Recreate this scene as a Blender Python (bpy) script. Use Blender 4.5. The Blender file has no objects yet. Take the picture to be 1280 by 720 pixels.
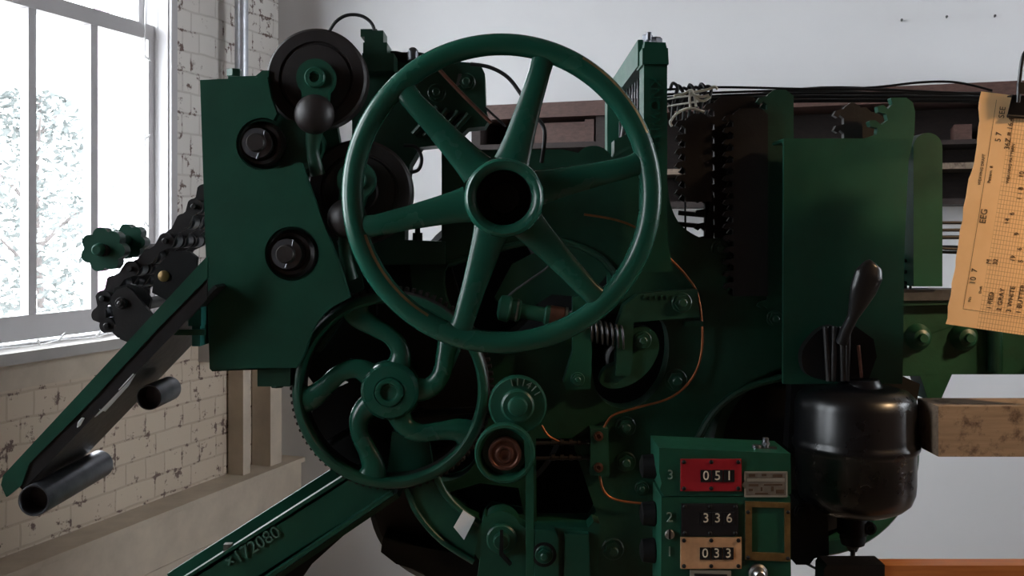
import bpy, bmesh, math, random
from mathutils import Vector, Matrix
from mathutils.geometry import tessellate_polygon

random.seed(7)
SC = bpy.context.scene
COL = SC.collection
PI = math.pi
F = 1250.0          # focal length in pixels of the 1280-wide frame
ZC = 1.50           # camera height
DZ = 0.15           # room heights below were measured from a line this far above the floor
HY = 294.0          # row of the horizon


def P(x, y, d):
    """world point seen at pixel (x, y) when it stands d metres in front of the camera"""
    return Vector(((x - 640.0) / F * d, d, ZC + (HY - y) / F * d))


# ------------------------------------------------------------------ materials
def nodes_of(name):
    m = bpy.data.materials.new(name)
    m.use_nodes = True
    nt = m.node_tree
    b = nt.nodes.get('Principled BSDF')
    return m, nt, b


def ramp(nt, fac, stops):
    r = nt.nodes.new('ShaderNodeValToRGB')
    els = r.color_ramp.elements
    while len(els) < len(stops):
        els.new(0.5)
    for e, (p, c) in zip(els, stops):
        e.position = p
        e.color = (c[0], c[1], c[2], 1)
    nt.links.new(fac, r.inputs['Fac'])
    return r.outputs['Color']


def noise(nt, scale, detail=4, rough=0.6, coord='Object', vec=None):
    n = nt.nodes.new('ShaderNodeTexNoise')
    n.inputs['Scale'].default_value = scale
    n.inputs['Detail'].default_value = detail
    n.inputs['Roughness'].default_value = rough
    if vec is None:
        t = nt.nodes.new('ShaderNodeTexCoord')
        vec = t.outputs[coord]
    nt.links.new(vec, n.inputs['Vector'])
    return n.outputs['Fac']


def bump(nt, b, height, strength=0.2, dist=0.002):
    n = nt.nodes.new('ShaderNodeBump')
    n.inputs['Strength'].default_value = strength
    n.inputs['Distance'].default_value = dist
    nt.links.new(height, n.inputs['Height'])
    nt.links.new(n.outputs['Normal'], b.inputs['Normal'])


def simple(name, c, rough=0.5, metal=0.0, var=0.25, scale=18, bstr=0.0, spec=0.5, wear=None, coat=0.0):
    m, nt, b = nodes_of(name)
    f = noise(nt, scale)
    lo = [x * (1 - var) for x in c]
    hi = [min(1, x * (1 + var)) for x in c]
    stops = [(0.3, lo), (0.7, hi)]
    if wear:
        stops = [(0.3, lo), (0.64, hi), (0.72, wear)]
    nt.links.new(ramp(nt, f, stops), b.inputs['Base Color'])
    rr = nt.nodes.new('ShaderNodeMapRange')
    rr.inputs['To Min'].default_value = max(0.02, rough - 0.08)
    rr.inputs['To Max'].default_value = min(1, rough + 0.1)
    nt.links.new(noise(nt, scale * 2.3), rr.inputs['Value'])
    nt.links.new(rr.outputs['Result'], b.inputs['Roughness'])
    b.inputs['Metallic'].default_value = metal
    b.inputs['Specular IOR Level'].default_value = spec
    b.inputs['Coat Weight'].default_value = coat
    b.inputs['Coat Roughness'].default_value = 0.15
    if bstr:
        bump(nt, b, noise(nt, scale * 4), bstr)
    return m


M = {}
M['green'] = simple('green machine paint', (0.008, 0.066, 0.040), 0.36, var=0.18, scale=14, bstr=0.12)
M['green_gloss'] = simple('glossy green enamel', (0.009, 0.078, 0.050), 0.25, var=0.04, scale=3)
M['green_dark'] = simple('oily dark green paint', (0.007, 0.048, 0.028), 0.42, var=0.3, scale=20, bstr=0.2)
M['teal'] = simple('teal paint', (0.02, 0.17, 0.15), 0.4, var=0.1)
M['iron'] = simple('dark oiled iron', (0.010, 0.0085, 0.009), 0.42, metal=0.0, var=0.4, scale=25, bstr=0.2)
M['brown_iron'] = simple('brown bronzed iron', (0.015, 0.0105, 0.0105), 0.48, var=0.3, scale=16, bstr=0.12)
M['black'] = simple('black enamel', (0.006, 0.006, 0.007), 0.3, var=0.3, scale=12, bstr=0.08)
M['pot'] = simple('worn black enamel', (0.004, 0.004, 0.005), 0.28, var=0.3, scale=9, bstr=0.015, wear=(0.010, 0.007, 0.006))
M['shaft_iron'] = simple('lightened brown iron', (0.035, 0.029, 0.028), 0.4, metal=0.2, var=0.3, scale=30)  # brown iron lightened to offset the shade in the cover recess
M['rubber'] = simple('black cable sheath', (0.008, 0.008, 0.009), 0.5, var=0.2)
M['iron_and_shade'] = simple('greasy black iron and painted shade', (0.0035, 0.0035, 0.004), 0.55, var=0.3, spec=0.25)  # also paints the shade in the hub bore and behind openings
M['steel'] = simple('worn steel', (0.42, 0.42, 0.42), 0.3, metal=1.0, var=0.2, scale=40)
M['dull_steel'] = simple('dull grey steel', (0.14, 0.145, 0.16), 0.36, metal=0.85, var=0.25, scale=30)
M['copper'] = simple('copper tube', (0.36, 0.13, 0.055), 0.38, metal=0.8, var=0.25, scale=60)
M['bronze'] = simple('bronze bushing', (0.16, 0.075, 0.055), 0.35, metal=0.8, var=0.3, scale=50)
M['brass'] = simple('worn brass', (0.20, 0.13, 0.05), 0.4, metal=0.6, var=0.3, scale=50)
M['red'] = simple('red enamel plate', (0.30, 0.012, 0.022), 0.4, var=0.15)
M['tan'] = simple('tan enamel plate', (0.50, 0.30, 0.17), 0.5, var=0.25, scale=30)
M['blackplate'] = simple('black plate', (0.008, 0.009, 0.012), 0.4, var=0.2)
M['ivory'] = simple('ivory digit', (0.62, 0.58, 0.48), 0.5, var=0.15)
M['plategrey'] = simple('etched grey plate', (0.16, 0.15, 0.135), 0.42, metal=0.3, var=0.3, scale=60)
M['platelight'] = simple('plate light border', (0.30, 0.30, 0.27), 0.45, metal=0.3, var=0.15)
M['letter_green'] = simple('pale paint on numerals', (0.13, 0.19, 0.16), 0.5, var=0.2)
M['serial'] = simple('highlit raised figures', (0.09, 0.20, 0.16), 0.25, var=0.3, scale=60)  # edge highlights of the cast figures put into a paler green
M['yarn'] = simple('off white yarn', (0.82, 0.80, 0.73), 0.9, var=0.1)
M['plainwhite'] = simple('plain white', (0.85, 0.9, 0.93), 0.35, var=0.04)
M['white_trim'] = simple('white gloss trim paint', (0.47, 0.455, 0.46), 0.45, var=0.05, scale=6, bstr=0.05)
M['sill'] = simple('worn sill paint', (0.40, 0.38, 0.36), 0.5, var=0.1, scale=6)
M['cream'] = simple('cream painted wood', (0.52, 0.44, 0.35), 0.6, var=0.14, scale=7, bstr=0.2)
M['plaster'] = simple('pale grey plaster', (0.70, 0.70, 0.71), 0.85, var=0.025, scale=2.5, bstr=0.06)
M['ceiling'] = simple('white ceiling', (0.66, 0.65, 0.62), 0.9, var=0.04, scale=3)
M['galv'] = simple('galvanised pipe', (0.52, 0.54, 0.58), 0.35, metal=0.7, var=0.12, scale=30)
M['ink'] = simple('brown ink', (0.06, 0.035, 0.02), 0.8, var=0.2)
M['bulb'] = simple('clear white bulb', (0.85, 0.85, 0.85), 0.25, var=0.03)
M['leaf'] = simple('leaf', (0.135, 0.15, 0.145), 0.6, var=0.4, scale=5)
M['bark'] = simple('bark', (0.12, 0.105, 0.10), 0.9, var=0.3, scale=9, bstr=0.4)
M['pink'] = simple('pale pink paint', (0.30, 0.19, 0.27), 0.7, var=0.05)
M['gravel'] = simple('pale gravel', (0.32, 0.31, 0.30), 0.95, var=0.2, scale=30)
M['nail'] = simple('grey nail', (0.10, 0.10, 0.10), 0.5, metal=0.5)


def wood(name, c1, c2, rough=0.55, scale=9, axis=0, stain=None):
    m, nt, b = nodes_of(name)
    t = nt.nodes.new('ShaderNodeTexCoord')
    mp = nt.nodes.new('ShaderNodeMapping')
    s = [14.0, 14.0, 14.0]
    s[axis] = 0.9
    mp.inputs['Scale'].default_value = s
    nt.links.new(t.outputs['Object'], mp.inputs['Vector'])
    f = noise(nt, scale, 6, 0.65, vec=mp.outputs['Vector'])
    col = ramp(nt, f, [(0.3, c1), (0.7, c2)])
    if stain:
        mix = nt.nodes.new('ShaderNodeMixRGB')
        f2 = noise(nt, 22, 5, 0.7)
        fr = ramp(nt, f2, [(0.50, (0, 0, 0)), (0.62, (1, 1, 1))])
        nt.links.new(fr, mix.inputs['Fac'])
        nt.links.new(col, mix.inputs['Color1'])
        mix.inputs['Color2'].default_value = (*stain, 1)
        col = mix.outputs['Color']
    nt.links.new(col, b.inputs['Base Color'])
    b.inputs['Roughness'].default_value = rough
    bump(nt, b, f, 0.15)
    return m


M['darkwood'] = wood('dark red brown wood', (0.014, 0.008, 0.007), (0.030, 0.017, 0.014), 0.7)
M['redwood'] = wood('reddish wood', (0.06, 0.028, 0.022), (0.11, 0.055, 0.043), 0.6)
M['beamwood'] = wood('scuffed pale beam wood', (0.17, 0.125, 0.09), (0.27, 0.205, 0.15), 0.6, stain=(0.06, 0.038, 0.028))
M['railwood'] = wood('warm lit wood', (0.30, 0.10, 0.03), (0.44, 0.17, 0.055), 0.35)  # warm orange light put into the wood colour
M['floorwood'] = wood('worn floor boards', (0.14, 0.095, 0.06), (0.23, 0.16, 0.10), 0.5, axis=1)


M['ceilwood'] = wood('dark ceiling boards', (0.10, 0.07, 0.05), (0.18, 0.13, 0.09), 0.7)
M['oldbrick'] = simple('bare old brick', (0.14, 0.07, 0.05), 0.9, var=0.3, scale=12, bstr=0.3)


def brick_material():
    m, nt, b = nodes_of('white painted brick')
    t = nt.nodes.new('ShaderNodeTexCoord')
    wob = nt.nodes.new('ShaderNodeTexNoise')
    wob.inputs['Scale'].default_value = 7
    nt.links.new(t.outputs['Object'], wob.inputs['Vector'])
    add = nt.nodes.new('ShaderNodeVectorMath')
    add.operation = 'MULTIPLY_ADD'
    nt.links.new(wob.outputs['Color'], add.inputs[0])
    add.inputs[1].default_value = (0.02, 0.02, 0.0)
    nt.links.new(t.outputs['Object'], add.inputs[2])
    br = nt.nodes.new('ShaderNodeTexBrick')
    br.squash = 0.5; br.squash_frequency = 2
    br.inputs['Scale'].default_value = 1.0
    br.inputs['Brick Width'].default_value = 0.205
    br.inputs['Row Height'].default_value = 0.079
    br.inputs['Mortar Size'].default_value = 0.006
    br.inputs['Mortar Smooth'].default_value = 0.7
    br.inputs['Color1'].default_value = (0.68, 0.64, 0.60, 1)
    br.inputs['Color2'].default_value = (0.72, 0.69, 0.65, 1)
    br.inputs['Mortar'].default_value = (0.58, 0.54, 0.50, 1)
    nt.links.new(add.outputs['Vector'], br.inputs['Vector'])
    # flaked paint: dark chips, thickest along the joints
    n1 = noise(nt, 17, 7, 0.72)
    n2 = noise(nt, 3.2, 3, 0.5)
    ma = nt.nodes.new('ShaderNodeMath'); ma.operation = 'MULTIPLY_ADD'
    nt.links.new(br.outputs['Fac'], ma.inputs[0]); ma.inputs[1].default_value = 0.055
    nt.links.new(n1, ma.inputs[2])
    mb = nt.nodes.new('ShaderNodeMath'); mb.operation = 'MULTIPLY_ADD'
    nt.links.new(n2, mb.inputs[0]); mb.inputs[1].default_value = 0.22
    nt.links.new(ma.outputs[0], mb.inputs[2])
    fr = ramp(nt, mb.outputs[0], [(0.69, (0, 0, 0)), (0.735, (1, 1, 1))])
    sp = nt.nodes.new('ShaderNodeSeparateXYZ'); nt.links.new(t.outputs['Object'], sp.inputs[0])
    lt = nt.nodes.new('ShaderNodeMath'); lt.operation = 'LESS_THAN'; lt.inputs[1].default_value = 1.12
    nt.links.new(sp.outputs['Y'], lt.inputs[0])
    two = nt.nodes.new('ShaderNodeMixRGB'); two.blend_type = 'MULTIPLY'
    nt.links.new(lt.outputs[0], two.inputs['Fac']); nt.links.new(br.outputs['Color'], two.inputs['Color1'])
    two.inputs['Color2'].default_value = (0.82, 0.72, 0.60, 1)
    mix = nt.nodes.new('ShaderNodeMixRGB')
    nt.links.new(fr, mix.inputs['Fac'])
    nt.links.new(two.outputs['Color'], mix.inputs['Color1'])
    mix.inputs['Color2'].default_value = (0.15, 0.10, 0.085, 1)
    nt.links.new(mix.outputs['Color'], b.inputs['Base Color'])
    b.inputs['Roughness'].default_value = 0.75
    h = nt.nodes.new('ShaderNodeMath'); h.operation = 'SUBTRACT'
    nt.links.new(n1, h.inputs[0]); nt.links.new(br.outputs['Fac'], h.inputs[1])
    bump(nt, b, h.outputs[0], 0.3, 0.005)
    return m


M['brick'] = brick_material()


def paper_material():
    m, nt, b = nodes_of('yellowed squared paper')
    t = nt.nodes.new('ShaderNodeTexCoord')
    br = nt.nodes.new('ShaderNodeTexBrick')
    br.offset = 0.0
    br.inputs['Scale'].default_value = 1.0
    br.inputs['Brick Width'].default_value = 0.0040
    br.inputs['Row Height'].default_value = 0.0062
    br.inputs['Mortar Size'].default_value = 0.00033
    br.inputs['Mortar Smooth'].default_value = 0.2
    br.inputs['Color1'].default_value = (0.86, 0.56, 0.29, 1)
    br.inputs['Color2'].default_value = (0.86, 0.56, 0.29, 1)
    br.inputs['Mortar'].default_value = (0.34, 0.18, 0.08, 1)
    nt.links.new(t.outputs['Object'], br.inputs['Vector'])
    # plain margin outside the ruled area
    sep = nt.nodes.new('ShaderNodeSeparateXYZ')
    nt.links.new(t.outputs['Object'], sep.inputs[0])
    gt = nt.nodes.new('ShaderNodeMath'); gt.operation = 'GREATER_THAN'
    nt.links.new(sep.outputs['X'], gt.inputs[0]); gt.inputs[1].default_value = -0.068
    f = noise(nt, 9, 5, 0.6)
    base = ramp(nt, f, [(0.3, (0.80, 0.50, 0.24)), (0.7, (0.90, 0.60, 0.32))])
    mix = nt.nodes.new('ShaderNodeMixRGB')
    nt.links.new(gt.outputs[0], mix.inputs['Fac'])
    nt.links.new(base, mix.inputs['Color1'])
    mu = nt.nodes.new('ShaderNodeMixRGB'); mu.blend_type = 'MIX'; mu.inputs['Fac'].default_value = 0.75
    nt.links.new(base, mu.inputs['Color1']); nt.links.new(br.outputs['Color'], mu.inputs['Color2'])
    nt.links.new(mu.outputs['Color'], mix.inputs['Color2'])
    nt.links.new(mix.outputs['Color'], b.inputs['Base Color'])
    b.inputs['Roughness'].default_value = 0.85
    return m


M['paper'] = paper_material()


def glass_material():
    m, nt, b = nodes_of('window glass')
    out = nt.nodes.get('Material Output')
    tr = nt.nodes.new('ShaderNodeBsdfTransparent')
    gl = nt.nodes.new('ShaderNodeBsdfGlossy')
    gl.inputs['Roughness'].default_value = 0.02
    mx = nt.nodes.new('ShaderNodeMixShader')
    mx.inputs[0].default_value = 0.04
    nt.links.new(tr.outputs[0], mx.inputs[1])
    nt.links.new(gl.outputs[0], mx.inputs[2])
    nt.links.new(mx.outputs[0], out.inputs['Surface'])
    return m


M['glass'] = glass_material()

# ------------------------------------------------------------------ mesh building


def basis(axis):
    a = Vector(axis).normalized()
    r = Vector((0, 0, 1)) if abs(a.z) < 0.9 else Vector((1, 0, 0))
    u = r.cross(a).normalized()
    v = a.cross(u).normalized()
    return a, u, v


class G:
    def __init__(self):
        self.bm = bmesh.new()
        self.mi = 0

    def face(self, vs):
        try:
            f = self.bm.faces.new(vs)
            f.material_index = self.mi
            return f
        except ValueError:
            return None

    # ---- a flat outline given thickness
    def plate(self, pts, holes=(), back=(0, 0.02, 0)):
        """pts, holes: world points in one plane; back: extrusion vector"""
        back = Vector(back)
        loops = [pts] + list(holes)
        front, rear, flat = [], [], []
        for lp in loops:
            a = [self.bm.verts.new(p) for p in lp]
            c = [self.bm.verts.new(Vector(p) + back) for p in lp]
            front.append(a); rear.append(c); flat += list(zip(a, c))
            n = len(lp)
            for i in range(n):
                self.face((a[i], a[(i + 1) % n], c[(i + 1) % n], c[i]))
        if not holes:
            self.face(front[0]); self.face(list(reversed(rear[0])))
        else:
            tris = tessellate_polygon([[Vector(p) for p in lp] for lp in loops])
            for t in tris:
                self.face([flat[i][0] for i in t])
                self.face([flat[i][1] for i in reversed(t)])
        return self

    def prism(self, pix, d0, d1, holes=()):
        """outline in pixels at depth d0, carried straight back to depth d1"""
        pts = [P(x, y, d0) for x, y in pix]
        hs = [[P(x, y, d0) for x, y in h] for h in holes]
        return self.plate(pts, hs, (0, d1 - d0, 0))

    def box(self, c, s, rot=None):
        c = Vector(c); s = Vector(s) / 2
        vs = []
        for dx in (-1, 1):
            for dy in (-1, 1):
                for dz in (-1, 1):
                    o = Vector((dx * s.x, dy * s.y, dz * s.z))
                    if rot is not None:
                        o = rot @ o
                    vs.append(self.bm.verts.new(c + o))
        for q in ((0, 1, 3, 2), (4, 6, 7, 5), (0, 4, 5, 1), (2, 3, 7, 6), (0, 2, 6, 4), (1, 5, 7, 3)):
            self.face([vs[i] for i in q])
        return self

    def bar(self, p0, p1, w, h, up=(0, 1, 0)):
        """rectangular bar; h along up, w across"""
        p0 = Vector(p0); p1 = Vector(p1)
        a = (p1 - p0).normalized()
        up = Vector(up); up = (up - a * up.dot(a)).normalized()
        s = a.cross(up)
        m = Matrix((s, a, up)).transposed()
        return self.box((p0 + p1) / 2, (w, (p1 - p0).length, h), m)

    # ---- turned shapes
    def lathe(self, c, axis, prof, n=48, closed=True):
        """prof: list of (radius, distance along axis) from one end to the other"""
        c = Vector(c); a, u, v = basis(axis)
        rings = []
        for r, h in prof:
            if r < 1e-6:
                rings.append([self.bm.verts.new(c + a * h)])
            else:
                rings.append([self.bm.verts.new(c + a * h + (u * math.cos(2 * PI * i / n) + v * math.sin(2 * PI * i / n)) * r) for i in range(n)])
        pairs = list(zip(rings[:-1], rings[1:]))
        if closed == 'ring':
            pairs.append((rings[-1], rings[0]))
        for A, B in pairs:
            for i in range(n):
                j = (i + 1) % n
                if len(A) == 1 and len(B) == 1:
                    continue
                if len(A) == 1:
                    self.face((A[0], B[j], B[i]))
                elif len(B) == 1:
                    self.face((A[i], A[j], B[0]))
                else:
                    self.face((A[i], A[j], B[j], B[i]))
        if closed is True:
            if len(rings[0]) > 1:
                self.face(list(reversed(rings[0])))
            if len(rings[-1]) > 1:
                self.face(rings[-1])
        return self

    def cyl(self, c, axis, r, l, n=32, ch=0.0):
        ch = min(ch, r * 0.4, l * 0.4)
        if ch:
            return self.lathe(c, axis, [(r - ch, 0), (r, ch), (r, l - ch), (r - ch, l)], n)
        return self.lathe(c, axis, [(r, 0), (r, l)], n)

    def tube(self, pts, r, n=12, rb=None, up=None, closed=False, spline=0):
        """sweep along pts; r: radius or list; rb: second (up-wards) radius or list"""
        pts = [Vector(p) for p in pts]
        rl = r if isinstance(r, (list, tuple)) else [r] * len(pts)
        bl = rb if isinstance(rb, (list, tuple)) else [rb] * len(pts) if rb is not None else rl
        if spline:
            pts, rl, bl = smooth_path(pts, list(rl), list(bl), spline, closed)
        N = len(pts)
        rings = []
        U = None
        for i, p in enumerate(pts):
            if closed:
                t = (pts[(i + 1) % N] - pts[i - 1]).normalized()
            else:
                t = (pts[min(i + 1, N - 1)] - pts[max(i - 1, 0)]).normalized()
            if up is not None:
                U = Vector(up); U = (U - t * U.dot(t)).normalized()
            elif U is None:
                U = basis(t)[1]
            else:
                U = (U - t * U.dot(t)).normalized()
            W = t.cross(U)
            rings.append([self.bm.verts.new(p + W * (rl[i] * math.cos(2 * PI * k / n)) + U * (bl[i] * math.sin(2 * PI * k / n))) for k in range(n)])
        rng = range(N) if closed else range(N - 1)
        for i in rng:
            A = rings[i]; B = rings[(i + 1) % N]
            for k in range(n):
                self.face((A[k], A[(k + 1) % n], B[(k + 1) % n], B[k]))
        if not closed:
            self.face(list(reversed(rings[0]))); self.face(rings[-1])
        return self

    def ball(self, c, r, n=24, sq=(1, 1, 1)):
        c = Vector(c)
        prof = [(r * math.sin(PI * i / (n // 2)), -r * math.cos(PI * i / (n // 2))) for i in range(n // 2 + 1)]
        prof[0] = (0, -r); prof[-1] = (0, r)
        k = len(self.bm.verts)
        self.lathe((0, 0, 0), (0, 0, 1), prof, n)
        self.bm.verts.ensure_lookup_table()
        for v in self.bm.verts[k:]:
            v.co = Vector((v.co.x * sq[0], v.co.y * sq[1], v.co.z * sq[2])) + c
        return self

    def text(self, s, origin, ux, uy, size, depth=0.001, align='CENTER'):
        """raised lettering; ux reading direction, uy up direction (world)"""
        cu = bpy.data.curves.new('t', 'FONT')
        cu.body = s; cu.size = size; cu.extrude = depth; cu.align_x = align; cu.align_y = 'CENTER'
        cu.resolution_u = 3
        ob = bpy.data.objects.new('t', cu)
        COL.objects.link(ob)
        dg = bpy.context.evaluated_depsgraph_get()
        dg.update()
        me = bpy.data.meshes.new_from_object(ob.evaluated_get(dg))
        ux = Vector(ux).normalized(); uy = Vector(uy).normalized(); uz = ux.cross(uy)
        vm = [self.bm.verts.new(Vector(origin) + ux * v.co.x + uy * v.co.y + uz * v.co.z) for v in me.vertices]
        for p in me.polygons:
            self.face([vm[i] for i in p.vertices])
        bpy.data.objects.remove(ob); bpy.data.curves.remove(cu); bpy.data.meshes.remove(me)
        return self

    def make(self, name, mats, parent=None, bevel=0.0, smooth=38, seg=2, recalc=True):
        if recalc:
            bmesh.ops.recalc_face_normals(self.bm, faces=self.bm.faces)
        xs = [v.co for v in self.bm.verts]
        lo = Vector((min(p.x for p in xs), min(p.y for p in xs), min(p.z for p in xs)))
        hi = Vector((max(p.x for p in xs), max(p.y for p in xs), max(p.z for p in xs)))
        c = (lo + hi) / 2
        if parent is None:
            c.z = lo.z
        bmesh.ops.translate(self.bm, verts=self.bm.verts, vec=-c)
        me = bpy.data.meshes.new(name)
        self.bm.to_mesh(me); self.bm.free()
        for m in (mats if isinstance(mats, (list, tuple)) else [mats]):
            me.materials.append(M[m])
        if smooth:
            for p in me.polygons:
                p.use_smooth = True
            me.set_sharp_from_angle(angle=math.radians(smooth))
        o = bpy.data.objects.new(name, me)
        COL.objects.link(o)
        if parent is not None:
            o.parent = parent
            o.location = c - WORLD[parent.name]
        else:
            o.location = c
        WORLD[o.name] = c
        if bevel:
            b = o.modifiers.new('edge', 'BEVEL')
            b.width = bevel; b.segments = seg; b.limit_method = 'ANGLE'; b.angle_limit = math.radians(95)
            b.harden_normals = False
        return o


WORLD = {}


def smooth_path(pts, ra, rb, k, closed=False):
    n = len(pts)
    out, A, B = [], [], []
    rng = range(n) if closed else range(n - 1)
    for i in rng:
        if closed:
            p0, p1, p2, p3 = pts[i - 1], pts[i], pts[(i + 1) % n], pts[(i + 2) % n]
        else:
            p0, p1, p2, p3 = pts[max(i - 1, 0)], pts[i], pts[i + 1], pts[min(i + 2, n - 1)]
        j = (i + 1) % n
        for s in range(k):
            t = s / k
            q = 0.5 * ((2 * p1) + (p2 - p0) * t + (2 * p0 - 5 * p1 + 4 * p2 - p3) * t * t + (3 * p1 - p0 - 3 * p2 + p3) * t ** 3)
            out.append(q); A.append(ra[i] * (1 - t) + ra[j] * t); B.append(rb[i] * (1 - t) + rb[j] * t)
    if not closed:
        out.append(pts[-1]); A.append(ra[-1]); B.append(rb[-1])
    return out, A, B


def curve2(pts, k=6, closed=False):
    """smooth a pixel outline"""
    v = [Vector((x, y, 0)) for x, y in pts]
    o, _, _ = smooth_path(v, [0] * len(v), [0] * len(v), k, closed)
    return [(p.x, p.y) for p in o]


def arc(cx, cy, r, a0, a1, n=16):
    """pixel arc; angles in degrees, counter-clockwise on screen from the right"""
    return [(cx + r * math.cos(math.radians(a0 + (a1 - a0) * i / n)), cy - r * math.sin(math.radians(a0 + (a1 - a0) * i / n))) for i in range(n + 1)]


def circ(cx, cy, r, n=36):
    return arc(cx, cy, r, 0, 360, n)[:-1]


def empty(name, loc, label=None, cat=None, group=None, kind=None):
    o = bpy.data.objects.new(name, None)
    o.empty_display_size = 0.1
    COL.objects.link(o)
    o.location = loc
    WORLD[o.name] = Vector(loc)
    tag(o, label, cat, group, kind)
    return o


def tag(o, label=None, cat=None, group=None, kind=None):
    if label: o['label'] = label
    if cat: o['category'] = cat
    if group: o['group'] = group
    if kind: o['kind'] = kind
    return o


def px(n, d):
    return n * d / F


BK = (0, 1, 0)
FR = (0, -1, 0)

# ------------------------------------------------------------------ the room
# u runs along the back wall to the right, v along the window wall towards the camera
CORNER = Vector((-1.028, 4.4, 0))
E1 = Vector((-0.3337, -0.9427, 0))
E2 = Vector((0.9427, -0.3337, 0))
RU, RV, RH = 5.4, 7.6, 3.5
ROOM = Matrix(((E2.x, -E1.x, 0), (E2.y, -E1.y, 0), (0, 0, 1)))


def rz(z):
    return z + DZ if z > 0.001 else z


def R(u, v, z):
    return CORNER + E2 * u + E1 * v + Vector((0, 0, rz(z)))


def local_slab(name, mat, origin, ax, ay, outline, holes, thick, kind='structure'):
    """a wall slab kept in its own frame so its texture lies along it"""
    az = Vector(ax).cross(Vector(ay))
    g = G()
    g.plate([Vector((x, y, 0)) for x, y in outline], [[Vector((x, y, 0)) for x, y in h] for h in holes], (0, 0, thick))
    bmesh.ops.recalc_face_normals(g.bm, faces=g.bm.faces)
    me = bpy.data.meshes.new(name)
    g.bm.to_mesh(me); g.bm.free()
    me.materials.append(M[mat])
    o = bpy.data.objects.new(name, me)
    COL.objects.link(o)
    m = Matrix((Vector(ax), Vector(ay), az)).transposed().to_4x4()
    m.translation = origin
    o.matrix_world = m
    o['kind'] = kind
    return o


WIN = [(0.76, 1.648), (2.55, 3.48), (4.05, 5.0)]  # first is in view; the other two are assumed, for light from the left
WIN_ADDED = [(0.45, 1.60)]
WZ0, WZ1 = 1.0, 3.08


def rect(a, b, c, d):
    return [(a, c), (b, c), (b, d), (a, d)]


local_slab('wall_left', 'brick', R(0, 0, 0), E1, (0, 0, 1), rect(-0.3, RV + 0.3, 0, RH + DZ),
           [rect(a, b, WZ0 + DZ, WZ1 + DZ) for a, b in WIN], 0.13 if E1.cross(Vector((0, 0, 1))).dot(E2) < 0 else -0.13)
local_slab('wall_back', 'plaster', R(0, 0, 0), E2, (0, 0, 1), rect(0, RU + 0.3, 0, RH + DZ), [],
           0.3 if E2.cross(Vector((0, 0, 1))).dot(-E1) > 0 else -0.3)
local_slab('wall_right', 'oldbrick', R(RU, 0, 0), E1, (0, 0, 1), rect(0, RV + 0.3, 0, RH + DZ), [rect(a, b, WZ0 + DZ, WZ1 + DZ) for a, b in WIN_ADDED],
           0.3 if E1.cross(Vector((0, 0, 1))).dot(E2) > 0 else -0.3)
local_slab('wall_front', 'oldbrick', R(0, RV, 0), E2, (0, 0, 1), rect(0, RU, 0, RH + DZ), [],
           0.3 if E2.cross(Vector((0, 0, 1))).dot(E1) > 0 else -0.3)
g = G(); g.plate([R(-0.3, -0.3, 0), R(RU + 0.3, -0.3, 0), R(RU + 0.3, RV + 0.3, 0), R(-0.3, RV + 0.3, 0)], (), (0, 0, -0.1))
tag(g.make('floor', 'floorwood'), kind='structure')
g = G(); g.plate([R(-0.3, -0.3, RH), R(RU + 0.3, -0.3, RH), R(RU + 0.3, RV + 0.3, RH), R(-0.3, RV + 0.3, RH)], (), (0, 0, 0.1))
tag(g.make('ceiling', 'ceilwood'), kind='structure')


def rbox(g, u0, u1, v0, v1, z0, z1):
    g.plate([R(u0, v0, z0), R(u1, v0, z0), R(u1, v1, z0), R(u0, v1, z0)], (), (0, 0, rz(z1) - rz(z0)))


def frame_rect(g, u0, u1, v0, v1, z0, z1, w, wb=None, wt=None):
    wb = w if wb is None else wb
    wt = w if wt is None else wt
    rbox(g, u0, u1, v0, v0 + w, z0, z1); rbox(g, u0, u1, v1 - w, v1, z0, z1)
    rbox(g, u0, u1, v0 + w, v1 - w, z0, z0 + wb); rbox(g, u0, u1, v0 + w, v1 - w, z1 - wt, z1)


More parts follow.
